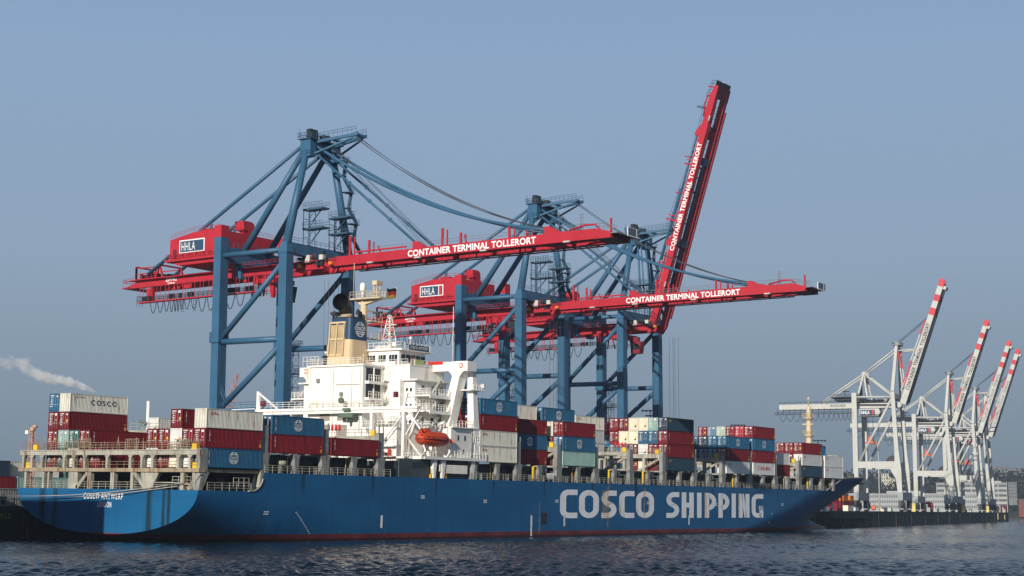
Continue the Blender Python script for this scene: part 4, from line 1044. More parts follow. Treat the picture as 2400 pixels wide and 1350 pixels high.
def mk_text(s, x, z, w, h, m, vert=False):
    o = text(s, None, (x, .012, z), (1, 0, 0), (0, 0, 1), w, h, m, .02, spacing=1.6 if s == 'COSCO' and w > 4 else 1.12)
    return o
def container(x, y, z, color, label, logo=None, end='door', group='containers stacked on the ship', onship=True, face=False, detail=2, rotz=0.0):
    loc = ship_pt(x, y, z) if onship else Vector((x, y, z))
    root = empty('shipping_container', loc, (LIST if onship else 0, 0, rotz), label, 'container', group)
    mt = CC[color]
    put_obj_mat('corrugated_shell', SHELLR if color in ('reefer', 'cream') else SHELL, mt, root)
    if detail == 0: put_obj_mat('corner_frame', FRAME, mt, root); return root
    put_obj_mat('corner_frame', FRAME, mt, root)
    if end == 'reefer':
        c = put_obj_mat('cooling_unit', COOL, mt, root); put_obj_mat('fan_opening', FAN, DARK, c)
        if detail > 1: put_obj_mat('warning_sticker', STICK, YELLOW, c)
    else:
        for k in (0, 1):
            d = put_obj_mat('door', DOORS[k], mt, root)
            if detail > 1: put_obj_mat('lock_bars', BARS[k], STEELB if color != 'white' else mt, d)
        if detail > 1 and color not in ('white', 'cream'):
            sd_ = int(x * 7 + y * 3 + z) % 4
            put_obj_mat('marking', MARKS[sd_], SIGNW, root)
            if sd_ < 2 and 'red' in color: put_obj_mat('warning_sticker', STICK, YELLOW, root)
    if face:
        if 'red' in color: put_obj_mat('height_sticker', STICKS, YELLOW, root); put_obj_mat('height_sticker', STICKS2, YELLOW, root)
        lst = {'globe': [('globe',)], 'dal': [('DAL', .95, 1.98, 1.55, .42, SIGNR)], 'cosco': [('COSCO', 4.3, 1.2, 5.4, .85, SIGNB), ('CSLU 1753928', 1.0, 2.25, 1.9, .2, BLACKT)],
               'ym': [('YANG MING', 3.3, 1.1, 6.2, .95, SIGNR), ('[', 2.5, 1.0, .5, 1.15, SIGNR)], 'hs': [('HAMBURG', .5, 2.1, 1.5, .26, YELLOW), ('SUD', .6, 1.8, .9, .2, YELLOW)],
               'v': [('vert', 'TRITON')], 'vc': [('vert', 'CSNU 614')], None: []}[logo]
        if logo == 'globe': lst = lst + [('vert', 'CSNU 614')]
        for it in lst:
            if it[0] == 'globe':
                def bg_():
                    m = MB(); emblem(m, lambda u, v: (6.1 + u * 1.12, .012, 1.5 + v), .86, 22, .13); return m.mesh('emblem')
                put_obj_mat('emblem', side_text('globe', bg_), SIGNW, root)
                for s, zz, hh, ww in (('COSCO', 1.36, .36, 1.9), ('SHIPPING', 1.08, .2, 1.7)):
                    k = 'g' + s
                    if k not in SIDEL:
                        o = mk_text(s, 6.1 - ww / 2, zz, ww, hh, SIGNW); SIDEL[k] = o.data; bpy.data.objects.remove(o)
                    put('lettering', SIDEL[k], SIGNW, root)
            elif it[0] == 'vert':
                k = 'v' + it[1]
                if k not in SIDEL:
                    m = MB(); vs = []; fs = []
                    for j, ch in enumerate(it[1]):
                        if ch == ' ': continue
                        o = mk_text(ch, .75, 2.3 - j * .27, .2, .2, SIGNW); b0 = len(vs); vs += [v.co.copy() for v in o.data.vertices]; fs += [[b0 + i for i in p.vertices] for p in o.data.polygons]; me_ = o.data; bpy.data.objects.remove(o); bpy.data.meshes.remove(me_)
                    me = bpy.data.meshes.new('lettering'); me.from_pydata(vs, [], fs); SIDEL[k] = me
                put('lettering', SIDEL[k], SIGNW, root)
            else:
                k = it[0] + str(it[1:5])
                if k not in SIDEL:
                    o = mk_text(it[0], *it[1:6]); SIDEL[k] = o.data; bpy.data.objects.remove(o)
                put('lettering', SIDEL[k], it[5], root)
    return root
BAYN = {0: 'in the stern stack', 1: 'in second bay from stern', 2: 'in bay behind the deckhouse', 5: 'in first bay ahead of deckhouse', 6: 'in second bay ahead of deckhouse',
        7: 'in third bay ahead of deckhouse', 9: 'just behind the tall midship block', 10: 'in the tall midship block', 11: 'just ahead of the tall midship block', 12: 'in rear bay of foredeck pair', 13: 'in front bay of foredeck pair',
        14: 'in third bay from bow', 15: 'in second bay from bow', 16: 'in the foremost bay'}
TIER = {1: 'bottom tier', 2: 'bottom tier', 3: 'second tier', 4: 'third tier', 5: 'fourth tier'}
TIER0 = {1: 'bottom tier', 2: 'second tier', 3: 'third tier', 4: 'topmost tier'}
ROWN = ['outermost row', 'second row', 'third row', 'fourth row', 'fifth row', 'sixth row', 'seventh row', 'eighth row', 'ninth row', 'tenth row', 'eleventh row', 'twelfth row', 'thirteenth row', 'fourteenth row', 'fifteenth row', 'sixteenth row']
LOGON = {'globe': ' with white globe', 'dal': ' with red lettering', 'cosco': ' with big navy lettering', 'ym': ' with long red lettering', 'hs': ' with yellow lettering'}
# bay, row counted inboard from the near side, tier, colour, side lettering, kind of end
CARGO = '''0 0 1 blue globe|0 0 2 dark_red v|0 0 3 white dal|0 1 1 reefer - reefer|0 1 2 dark_red|0 2 1 cream - reefer|0 2 2 reefer - reefer|0 2 3 dark_red v
0 3 1 dark_red|0 3 2 dark_red|0 4 1 reefer - reefer|0 4 2 dark_red|0 9 1 dark_red|0 10 1 dark_red v|0 10 2 dark_red v|0 11 1 white|0 11 2 dark_green|0 12 1 dark_green|0 12 2 mint|0 12 3 dark_red -|0 12 4 white cosco
0 13 1 dark_red|0 13 2 dark_red|0 13 3 dark_red|0 13 4 blue
1 0 2 dark_red v|1 0 3 blue globe|1 10 2 dark_red|1 10 3 reefer - reefer|2 0 2 dark_red v
5 0 2 white dal|5 0 3 white dal|5 0 4 dark_red v|5 0 5 blue globe|5 1 5 navy|5 1 4 dark_red|5 2 4 dark_red|5 2 5 navy
6 1 2 dark_red|6 1 3 blue globe|6 1 4 dark_red|6 2 5 white -
7 0 2 mint -|7 0 3 blue globe|7 0 4 dark_red v|7 1 4 white|7 1 3 dark_red|7 1 2 dark_red|7 2 5 blue globe|7 2 4 grey
9 6 5 white dal|9 6 4 grey|9 6 3 grey|11 9 5 bright_red|11 9 4 blue
10 0 2 navy hs|10 0 3 dark_red v|10 0 4 dark_red v|10 0 5 navy hs|10 1 3 dark_red|10 1 4 blue|10 1 5 mint|10 2 3 reefer - reefer|10 2 4 blue|10 2 5 cream - reefer
10 3 3 dark_red|10 3 4 cream - reefer|10 3 5 cream - reefer|10 4 3 blue|10 4 4 cream - reefer|10 4 5 dark_red|10 5 3 blue|10 5 4 dark_red|10 5 5 dark_red|10 1 2 dark_red|10 2 2 cream - reefer|10 3 2 dark_red
12 0 2 reefer dal|12 0 3 dark_red v|12 0 4 blue globe|12 1 4 blue|12 1 3 blue|12 2 4 navy|12 2 3 blue|12 3 4 blue|12 3 3 dark_green
13 0 2 reefer ym|13 0 3 dark_red v|13 0 4 blue globe|13 0 5 dark_red v|13 1 5 bright_red|13 2 5 dark_red|13 3 5 pale_green|13 4 5 pale_blue|13 5 5 dark_red
14 1 2 dark_red|14 1 3 reefer -|15 0 2 navy hs|15 0 3 reefer dal reefer|15 0 4 dark_red|15 1 4 dark_red|15 2 4 dark_red|15 1 3 dark_red|16 0 2 reefer dal|16 0 3 reefer dal|16 2 3 pale_blue|16 2 4 blue'''
for it in CARGO.replace('\n', '|').split('|'):
    p = it.split(); i, r, t = int(p[0]), int(p[1]), int(p[2]); c = p[3].replace('_', ' '); lg = p[4] if len(p) > 4 and p[4] != '-' else None; en = p[5] if len(p) > 5 else 'door'
    z = 11.12 + HC * (t - 1) if i == 0 else (13.72 if i < 3 else 13.85) + HC * (t - 2)
    cn = {'cream': 'cream refrigerated', 'reefer': 'white refrigerated' if en == 'reefer' else 'pale grey'}.get(c, c)
    lab = '%s container%s, %s, %s %s' % (cn, LOGON.get(lg, ''), ROWN[r].replace(' row', ' row in'), (TIER0 if i == 0 else TIER)[t], BAYN[i]) if r else '%s container%s, near side, %s %s' % (cn, LOGON.get(lg, ''), (TIER0 if i == 0 else TIER)[t], BAYN[i])
    lab = lab.replace('container with', 'box with') if len(lab.split()) > 16 else lab
    if len(lab.replace('-', ' ').split()) > 15: lab = lab.replace(' refrigerated', '').replace('near side, ', '') if r else lab.replace(' refrigerated', '').replace(' ahead of deckhouse', ' past deckhouse')
    container(bx(i), D + 2.5 * r + .03, z, c, lab, lg, en, face=(r == 0 or lg is not None or i in (0, 6, 7, 9) and r in (1, 2, 6, 10, 12)))
# boxes on the quay behind the stern
def gbox(x, y, z, c, lab, lg=None, rz=0): return container(x, y, z, c, lab, lg, group='containers on the quay behind the stern', onship=False, face=lg is not None, detail=2, rotz=rz)
gbox(190.1, 248, 8.1, 'dark red', 'dark red container on the quay at the left edge, below a navy one')
gbox(188.8, 248.2, 11.0, 'navy', 'navy container at the left edge, on top of a dark red one')
gbox(202.6, 248, 8.1, 'mint', 'mint container on the quay just left of the stern frame')
gbox(201.4, 249.5, 11.0, 'white', 'striped white container raised on the quay just left of the stern')
gbox(190.3, 248.1, QZ, 'grey', 'grey container at the foot of the stack at the left edge')
gbox(202.7, 248.1, QZ, 'blue', 'blue container under the mint one left of the stern')
gbox(215.2, 249.0, 8.1, 'white', 'white container on the quay seen through the stern frame')
gbox(215.0, 249.2, 11.0, 'dark green', 'dark green container seen through the stern frame, above a white one')
gbox(216, 246, 8.1, 'bright red', 'bright red container on the quay seen through the stern frame')

# ================================================================ blue and red ship-to-shore cranes
RAIL = 219.0; LAND = 237.0
def sts(cx, raised, label, tray_short=False):
    S = thing('gantry_crane', (cx, RAIL, QZ), label, 'crane', 'blue and red gantry cranes')
    hx = 9.7
    for sx in (-1, 1):
        X = cx + sx * hx
        m = MB(); m.beam((X, RAIL, 8.6), (X, RAIL, 24), 2.9, 2.6, 2.3, 2.1, up=(0, 1, 0)); m.beam((X, RAIL, 24), (X, RAIL, 56.3), 2.3, 2.1, 2.1, 2.0, up=(0, 1, 0)); m.beam((X, RAIL, 56.3), (X, RAIL, 58.6), 2.3, 2.4, 1.6, 1.4, up=(0, 1, 0)); m.build('leg', BLUE, S)
        m = MB(); m.beam((X, LAND, 8.6), (X, LAND, 61), 2.5, 2.1, 2.3, 1.95, up=(0, 1, 0)); m.box(X - 1.5, X + 1.5, LAND - 1.3, LAND + 1.3, 39.0, 41.2) ; lg = m.build('leg', BLUE, S)
        m = MB(); m.box(X - 1.17, X + 1.17, LAND - 1.0, LAND + 1.0, 61, 63.5); m.build('leg_cap', RED, lg)
        t = MB(); t.tube((X, RAIL, 57), (X, LAND, 57.2), .56, n=12); t.build('tie_tube', BLUE, S)
        t = MB(); t.tube((X, RAIL, 38.9), (X, LAND, 39.2), .62, n=12); t.build('tie_tube', BLUE, S)
        t = MB(); t.tube((X, RAIL + .6, 54.6), (X, LAND - .8, 40.0), .58, n=12); t.rail([(X, RAIL + 5, 49.8), (X, RAIL + 12, 44.2)], .75, 1.5, .04); t.build('diagonal_brace', BLUE, S)
        t = MB(); t.tube((X, RAIL + .8, 37.8), (X, LAND - 1.6, 26.0), .62, n=12); t.build('diagonal_brace', BLUE, S)
        t = MB(); t.box(X - .9, X + .9, RAIL, LAND, 22.6, 25.4); t.rail([(X - .9, RAIL + 1, 25.4), (X - .9, LAND - 1, 25.4)], 1.1, 1.6, .04); pb = t.build('portal_beam', BLUE, S)
        t = MB()
        for y0, y1, z0, z1 in ((225.4, 232.2, 25.0, 25.15), (225.4, 232.2, 22.9, 23.05), (225.4, 225.6, 22.9, 25.15), (232.0, 232.2, 22.9, 25.15)): t.box(X - .95, X - .91, y0, y1, z0, z1)
        t.build('sign_border', SIGNW, pb)
        t = MB(); t.beam((X, LAND - 2.4, 26.8), (X, LAND - .9, 29.3), .5, .4); t.rail([(X, LAND - 3.4, 25.4), (X, LAND - 1, 29.4)], 1.0, .7, .04); t.build('brace_foot_steps', BLUED, S)
    for Y in (RAIL, LAND):                                   # sills and bogies
        t = MB(); t.box(cx - hx - 1.5, cx + hx + 1.5, Y - .9, Y + .9, 8.0, 10.2); t.build('sill_beam', BLUE, S)
        t = MB()
        for sx in (-1, 1):
            for k in (-2.4, 0, 2.4):
                x = cx + sx * hx + k; t.cut(); t.box(x - 1.0, x + 1.0, Y - .5, Y + .5, 6.4, 8.0); t.lathe((x - .5, Y - .3, 5.75), [(.45, 0), (.45, .5)], 10, (0, 1, 0)); t.lathe((x + .5, Y - .3, 5.75), [(.45, 0), (.45, .5)], 10, (0, 1, 0))
        t.build('bogie', DARK, S)
    t = MB(); t.box(cx - hx, cx + hx, RAIL - .8, RAIL + .8, 56.2, 58.5); t.rail([(cx - hx, RAIL - .7, 58.5), (cx + hx, RAIL - .7, 58.5)], 1.1, 1.4, .04); t.build('cross_beam', BLUE, S)
    t = MB(); t.box(cx - hx, cx + hx, LAND - .9, LAND + .9, 56.0, 59.2); t.box(cx - 4.6, cx - 2.6, LAND - .8, LAND + .8, 53, 56); t.box(cx + 2.6, cx + 4.6, LAND - .8, LAND + .8, 53, 56); t.rail([(cx - hx, LAND - .8, 59.2), (cx + hx, LAND - .8, 59.2)], 1.1, 1.4, .04); t.build('cross_beam', BLUE, S)
    # apex frame
    for sx in (-1, 1):
        t = MB(); t.tube((cx + sx * hx, RAIL, 58.3), (cx + sx * 3.9, RAIL, 79.6), .92, .66, 14); t.build('mast_leg', BLUE, S)
        t = MB(); t.tube((cx + sx * 3.6, LAND - .3, 58.4), (cx + sx * 3.4, RAIL + .5, 79.8), .72, .60, 12); t.build('back_leg', BLUE, S)
        t = MB(); a = Vector((cx + sx * 3.6, RAIL + .6, 80.2)); b_ = Vector((cx + sx * 3.5, 265.0, 56.3)); t.tube(a, b_, .40, n=10)
        p = a + (b_ - a) * .58; t.tube(p, (p.x, p.y, 57), .16, n=6); t.tube(p, (p.x, p.y + 3.4, 57), .16, n=6); t.tube((p.x, p.y, 63), (p.x, p.y + 1.5, 63), .1, n=6); t.build('backstay', BLUE, S)
    t = MB(); t.box(cx - 4.6, cx + 4.6, RAIL - .9, RAIL + .9, 78.6, 80.3); t.box(cx - 4.8, cx - 3.0, RAIL - 1.5, RAIL + 1.2, 77.0, 80.6); t.box(cx + 3.0, cx + 4.8, RAIL - 1.5, RAIL + 1.2, 77.0, 80.6)
    for sx in (-1, 1):
        t.beam((cx + sx * 2.9, RAIL - .8, 80.2), (cx + sx * 1.3, RAIL - 11.2, 81.0), .5, .6); t.beam((cx + sx * 3.4, RAIL - .8, 77.6), (cx + sx * 1.4, RAIL - 10, 80.4), .35)
    t.beam((cx - 2.2, RAIL - 5, 80.4), (cx + 2.2, RAIL - 5, 80.4), .4); t.beam((cx - 1.6, RAIL - 10.6, 80.9), (cx + 1.6, RAIL - 10.6, 80.9), .6); t.build('apex_head', BLUE, S)
    t = MB(); t.box(cx - 5.2, cx + 5.2, RAIL - 2.0, RAIL + 1.6, 80.6, 80.75); t.rail([(cx - 5.2, RAIL - 2, 80.7), (cx - 5.2, RAIL + 1.6, 80.7), (cx + 5.2, RAIL + 1.6, 80.7), (cx + 5.2, RAIL - 2, 80.7), (cx - 5.2, RAIL - 2, 80.7)], 1.2, .9, .05)
    t.rail([(cx - 2.6, RAIL - 2, 80.9), (cx - 1.6, RAIL - 11, 81.4)], 1.2, 1.2, .045); t.rail([(cx + 2.6, RAIL - 2, 80.9), (cx + 1.6, RAIL - 11, 81.4)], 1.2, 1.2, .045); t.rail([(cx - 4.9, RAIL - 1.4, 77), (cx - 4.9, RAIL + 1.2, 77), (cx - 2.9, RAIL - 1.6, 77)], 1.2, .8, .05)
    t.path([(cx - 4.9, RAIL + 1.4, 80.6), (cx - 4.9, RAIL + 1.4, 83.0)], .06, 4); t.build('apex_platform', BLUED, S)
    t = MB(); t.lathe((cx - 2.6, RAIL - .9, 81.7), [(1.05, 0), (1.05, 1.6)], 14, (0, 1, 0)); t.lathe((cx + 1.2, RAIL - 1.2, 81.5), [(.9, 0), (.9, 1.8)], 14, (0, 1, 0)); t.box(cx - 3.8, cx - 1.5, RAIL - .6, RAIL + .5, 80.7, 83.0); t.box(cx + .2, cx + 2.4, RAIL - .7, RAIL + .5, 80.7, 82.3); t.build('sheave_block', DARK, S)
    # stair zigzag up the far mast leg, platforms on the beam
    t = MB(); X = cx + 7.4; z = 58.6; sgn = 1
    for k in range(6):
        xl = cx + lerp(hx, 3.9, (z - 58.3) / 21.3) + 1.6; xh = cx + lerp(hx, 3.9, (z + 3.2 - 58.3) / 21.3) + 1.6
        a, b_ = ((xl + .2, RAIL - .6, z), (xh + 1.9, RAIL - .6, z + 3.2)) if k % 2 else ((xl + 2.2, RAIL - .6, z), (xh, RAIL - .6, z + 3.2))
        t.beam(a, b_, .7, .3); t.rail([a, b_], .9, .9, .04); e = b_; t.box(min(e[0], xh) - .2, max(e[0], xh) + .6, RAIL - 1.1, RAIL + .4, z + 3.1, z + 3.25); t.rail([(e[0] - .4, RAIL - 1.1, z + 3.25), (e[0] + .6, RAIL - 1.1, z + 3.25)], 1.0, .5, .04); z += 3.25
    t.build('mast_stair', BLUED, S)
    for dx, top in ((-2.9, 66.2), (5.2, 65.6)):
        t = MB()
        for ax in (-.9, .9):
            for ay in (-.8, .8): t.path([(cx + dx + ax, RAIL + ay, 58.5), (cx + dx + ax, RAIL + ay, top)], .1, 4)
        for zz in (62.2, top):
            t.box(cx + dx - 1.1, cx + dx + 1.1, RAIL - 4.4, RAIL + .9, zz - .35, zz); t.rail([(cx + dx - 1.1, RAIL - 4.4, zz), (cx + dx - 1.1, RAIL + .9, zz)], 1.2, .8, .045); t.rail([(cx + dx + 1.1, RAIL - 4.4, zz), (cx + dx + 1.1, RAIL + .9, zz)], 1.2, .8, .045); t.beam((cx + dx, RAIL - 3.2, zz - .3), (cx + dx, RAIL - .8, zz - 2.6), .2)
        t.ladder((cx + dx - 1.0, RAIL - .9, 58.5), (cx + dx - 1.0, RAIL - .9, top), (1, 0, 0), .7, .05)
        for k in range(4): t.path([(cx + dx - .9, RAIL - .8, 58.5 + k * 1.9), (cx + dx + .9, RAIL - .8, 60.4 + k * 1.9)], .06, 4); t.path([(cx + dx - .9, RAIL + .8, 60.4 + k * 1.9), (cx + dx + .9, RAIL + .8, 60.4 + k * 1.9)], .06, 4)
        t.build('service_tower', BLUED, S)
    t = MB(); t.lattice((cx + hx + 1.4, LAND - 1.8, 10), (cx + hx + 1.4, LAND - 1.8, 40.5), 1.8, 1.8, .07, 2.4); 
    for z in (28, 34, 40): t.box(cx + hx + .2, cx + hx + 3.2, LAND - 3, LAND, z, z + .15); t.rail([(cx + hx + .2, LAND - 3, z), (cx + hx + 3.2, LAND - 3, z), (cx + hx + 3.2, LAND, z)], 1.2, .8, .05)
    t.build('stair_tower', BLUED, S)
    # girder, landside
    for sx in (-1, 1):
        t = MB(); x0, x1 = sorted((cx + sx * 3.6, cx + sx * 2.5))
        t.hexa([(x0, 214.4, 53.5), (x1, 214.4, 53.5), (x1, 268, 53.5), (x0, 268, 53.5)], [(x0, 214.4, 55.4), (x1, 214.4, 55.4), (x1, 268, 55.4), (x0, 268, 55.4)])
        t.hexa([(x0, 268, 53.5), (x1, 268, 53.5), (x1, 271.2, 53.5), (x0, 271.2, 53.5)], [(x0, 268, 54.9), (x1, 268, 54.9), (x1, 271.2, 53.9), (x0, 271.2, 53.9)])
        gd = t.build('main_girder', RED, S)
        if sx < 0: text('ZPMC', gd, (x0 - .02, 259.4, 54.2), (0, -1, 0), (0, 0, 1), 3.5, .85, SIGNW, .03); text('CHINA', gd, (x0 - .02, 258.7, 53.6), (0, -1, 0), (0, 0, 1), 2.2, .4, SIGNW, .02)
    t = MB(); rr = random.Random(int(cx))
    for y in range(218, 270, 6): t.box(cx - 2.55, cx + 2.55, y, y + .5, 53.9, 54.9)
    t.rail([(cx - 4.4, 216, 55.25), (cx - 4.4, 238, 55.25)], 1.1, 1.4, .04); t.box(cx - 4.6, cx - 3.6, 215, 270, 55.0, 55.1)
    for y in (216, 222, 228): t.box(cx - 4.8, cx + 4.0, y, y + .3, 55.0, 55.25)
    t.box(cx - 3.4, cx + 3.4, 264.8, 270.6, 55.2, 55.4); t.rail([(cx - 3.5, 263, 55.3), (cx - 3.5, 272.8, 54.4), (cx + 3.5, 272.8, 54.4)], 1.1, 1.0, .05); t.box(cx - 3.6, cx + 3.6, 270.8, 273, 53.6, 53.9)
    for y in (263.0, 269.0):
        for sx in (-1, 1): t.beam((cx + sx * 3.2, y, 55.2), (cx + sx * 3.2, y - (1.2 if y < 265 else 0), 58.2), .35); t.beam((cx + sx * 3.2, y - 2.4 if y < 265 else y, 55.2), (cx + sx * 3.2, y - 1.2 if y < 265 else y, 58.2), .35)
        t.beam((cx - 3.2, y - (1.2 if y < 265 else 0), 58.2), (cx + 3.2, y - (1.2 if y < 265 else 0), 58.2), .35)
    for z in (57.9, 56.6): t.beam((cx - 3.2, 269, z), (cx - 3.2, 261.8, z), .2); t.beam((cx + 3.2, 269, z), (cx + 3.2, 261.8, z), .2)
    t.build('girder_tail_frame', RED, S)
    t = MB()
    for k in range(16): y = rr.uniform(262, 269); t.box(cx - 3 + rr.uniform(0, 5), cx - 2.4 + rr.uniform(0, 5.4), y, y + rr.uniform(.3, 1), 55.4, 55.8 + rr.uniform(.2, 1.2))
    t.build('rope_sheaves', DARK, S)
    # machinery house
    t = MB()
    zt = 63.3
    t.prism([(cx - 7.2, 254.6, 58.0), (cx - 7.2, 254.6, 62.4), (cx - 7.2, 247.5, 63.6), (cx - 7.2, 240.5, 63.6), (cx - 7.2, 240.5, 58.0)], (17.4, 0, 0))
    t.box(cx + .4, cx + 4.6, 240.6, 243.0, 63.4, 64.0)
    hs = t.build('machinery_house', RED, S)
    t = MB(); P = [(cx + 1.2, 241.0, 63.6)]
    t.prism([(cx + .8, 240.8, 64.6), (cx + .8, 240.8, 66.6), (cx + 3.3, 240.8, 66.6), (cx + 4.0, 240.8, 66.2), (cx + 4.2, 240.8, 65.6), (cx + 4.2, 240.8, 63.5), (cx + 2.4, 240.8, 63.5), (cx + 2.4, 240.8, 64.6)], (0, 2.6, 0)); t.cut().box(cx - 6.5, cx - 3.6, 243, 246, 63.5, 64.1); t.build('roof_hood', RED, hs)
    t = MB(); t.box(cx - 7.9, cx + 10.4, 240.2, 255.4, 57.55, 58.0); t.prism([(cx - 7.2, 254.6, 57.6), (cx - 7.2, 241, 57.6), (cx - 7.2, 241, 56.7), (cx - 7.2, 252, 56.7)], (16, 0, 0))
    t.rail([(cx - 7.9, 240.4, 58), (cx - 7.9, 255.3, 58)], 1.1, 1.2, .05); t.rail([(cx - 7.1, 241, 63.6), (cx - 7.1, 247.5, 63.6), (cx - 7.1, 254.5, 62.4)], 1.1, 1.5, .04); t.rail([(cx - 7.1, 240.8, 63.6), (cx + 10, 240.8, 63.6)], 1.1, 1.5, .04); t.build('house_walkway', RED, hs)
    t = MB()
    for k in range(6): t.cut().box(cx - 7.26, cx - 7.2, 242.4 + k * 2.0, 242.9 + k * 2.0, 58.6, 59.1)
    t.cut().box(cx - 7.25, cx - 7.2, 252.6, 253.6, 58.1, 60.2); t.build('house_window', mat('maroon_trim', (.13, .015, .02), .5), hs)
    t = MB(); t.box(cx - 7.3, cx - 7.2, 244.3, 251.7, 59.2, 62.05); sg = t.build('house_sign', SIGNW, hs)
    t = MB(); t.box(cx - 7.33, cx - 7.3, 244.55, 251.45, 59.45, 61.8); t.build('sign_field', SIGNB, sg)
    if raised or abs(cx - 338) < 1:
        t = MB(); t.box(cx - 7.36, cx - 7.33, 244.9, 245.6, 59.45, 61.8); t.build('sign_bar', SIGNR, sg)
        t = MB(); t.box(cx - 7.355, cx - 7.33, 245.6, 245.8, 59.45, 61.8); t.build('sign_bar', SIGNW, sg)
    text('HHLA', sg, (cx - 7.345, 251.0, 59.75), (0, -1, 0), (0, 0, 1), 4.0, 1.75, SIGNW, .0, spacing=1.1)
    # slung walkway with festoon cable
    ya, yb = 229.0, 266.0
    t = MB(); t.box(cx - 5.4, cx - 4.2, 240 if raised else ya, yb, 49.7, 49.95)
    for y in [ya + 2.6 * k for k in range(15)]:
        t.path([(cx - 4.3, y, 49.8), (cx - 4.3, y, 53.4)], .08, 4); t.path([(cx - 5.3, y, 49.8), (cx - 5.3, y, 53.2)], .08, 4); t.path([(cx - 5.3, y, 53.1), (cx - 3.6, y, 53.1)], .08, 4)
    t.box(cx - 4.3, cx - 3.5, 262.6, 264.4, 49.9, 53)
    t.build('slung_walkway', RED, S)
    t = MB(); t.rail([(cx - 5.4, ya, 49.9), (cx - 5.4, yb, 49.9)], 1.1, 1.3, .045, (.33, .66)); t.rail([(cx - 4.2, ya, 49.9), (cx - 4.2, yb, 49.9)], 1.1, 1.3, .045, (.33, .66)); t.rail([(cx - 5.6, yb, 48.9), (cx - 4, yb, 48.9)], 2.4, .8, .05)
    for k in range(14): y = rr.uniform(ya, yb); t.box(cx - 5.0, cx - 4.4, y, y + rr.uniform(.5, 1.4), 50.2, 51.2)
    t.ladder((cx - 5, 249, 47), (cx - 5, 249, 49.8), (0, 1, 0), .7, .05); t.ladder((cx - 5, 252.6, 47), (cx - 5, 252.6, 49.8), (0, 1, 0), .7, .05); t.build('walkway_railing', DARK, S)
    t = MB(); y = 262.4
    for wdt, dp in ((1.9, 2.4), (1.7, 2.4), (1.4, 2.3), (1.0, 2.5), (.5, 2.5), (.5, 2.5), (.9, 2.2), (1.6, 2.2), (1.9, 2.3), (2.2, 3.0), (2.1, 3.0), (2.6, 3.2), (2.6, 3.0), (2.4, 2.6)):
        t.path([(cx - 5.0, y - wdt * k / 10, 49.7 - dp * (1 - (2 * k / 10 - 1) ** 2)) for k in range(11)], .085, 5, cap=False); y -= wdt + .35
    t.build('festoon_cable', CABLE, S)
    # trolley with cab
    ty = 221.5 if raised else 228.2
    t = MB(); t.box(cx - 3.3, cx + 3.3, ty, ty + 5.5, 51.8, 52.8); t.box(cx - 3.6, cx - 2.8, ty - .3, ty + .4, 48.6, 51.0)
    for q in (0, 3.2): t.beam((cx - 3.6, ty + q, 49), (cx - 3.6, ty + q + 1.6, 54.4), .3); t.beam((cx - 3.6, ty + q + 2.4, 49), (cx - 3.6, ty + q + 1.6, 54.4), .3)
    t.box(cx - 3.4, cx + 3.4, ty + 1, ty + 1.6, 54, 54.4) if False else None
    t.rail([(cx - 3.6, ty - 2, 48.9), (cx - 3.6, ty + 5, 48.9)], 1.1, .9, .06); t.build('trolley', RED, S)
    t = MB(); t.hexa([(cx - 3.4, ty - 4.2, 47.4), (cx - 1.2, ty - 4.2, 47.4), (cx - 1.2, ty - 1.6, 47.4), (cx - 3.4, ty - 1.6, 47.4)], [(cx - 3.4, ty - 4.8, 50.6), (cx - 1.2, ty - 4.8, 50.6), (cx - 1.2, ty - 1.4, 50.6), (cx - 3.4, ty - 1.4, 50.6)]); t.box(cx - 3, cx - 1.6, ty - 3.5, ty - 1, 50.6, 51.9); cb = t.build('driver_cab', DARK if not raised else mat('cab_maroon', (.2, .02, .03), .4), S)
    t = MB(); t.box(cx - 3.44, cx - 3.4, ty - 4.0, ty - 1.9, 48.5, 50.0); t.build('cab_window', GLASS, cb)
    t = MB()
    for k in range(4): t.path([(cx - 1.5 + (k % 2) * 3, ty - 13.5 + (k // 2) * 1.1, 51.5), (cx - 1.5 + (k % 2) * 3, ty - 13.5 + (k // 2) * 1.1, 21.5)], .045, 4)
    t.build('hoist_rope', ROPE, S)
    t = MB(); yy = ty - 13; t.box(cx - 6, cx + 6, yy - .5, yy + .5, 19.6, 20.2); t.box(cx - 6.1, cx - 5.7, yy - 1.2, yy + 1.2, 19.3, 19.9); t.box(cx + 5.7, cx + 6.1, yy - 1.2, yy + 1.2, 19.3, 19.9); t.box(cx - 2, cx + 2, yy - .8, yy + .8, 20.2, 21.5); t.build('spreader', YELLOW, S)
    # boom: modelled lying flat along -y from the hinge, then swung up if raised
    ang = radians(72.4) if raised else 0.0; H0 = (213.6, 55.0)
    def sw(p):
        x, y, z = p; u, v = H0[0] - y, z - H0[1]
        return (x, H0[0] - (u * cos(ang) - v * sin(ang)), H0[1] + u * sin(ang) + v * cos(ang))
    for sx in (-1, 1):
        t = MB(sw); x0, x1 = sorted((cx + sx * 3.6, cx + sx * 2.6))
        t.hexa([(x0, 150.4, 53.72), (x1, 150.4, 53.72), (x1, 213.4, 53.72), (x0, 213.4, 53.72)], [(x0, 150.4, 55.6), (x1, 150.4, 55.6), (x1, 213.4, 55.6), (x0, 213.4, 55.6)])
        t.hexa([(x0, 147, 53.72), (x1, 147, 53.72), (x1, 150.4, 53.72), (x0, 150.4, 53.72)], [(x0, 147, 54.8), (x1, 147, 54.8), (x1, 150.4, 55.6), (x0, 150.4, 55.6)])
        t.hexa([(x0, 213.4, 53.72), (x1, 213.4, 53.72), (x1, 215.6, 54.4), (x0, 215.6, 54.4)], [(x0, 213.4, 55.6), (x1, 213.4, 55.6), (x1, 215.6, 55.4), (x0, 215.6, 55.4)])
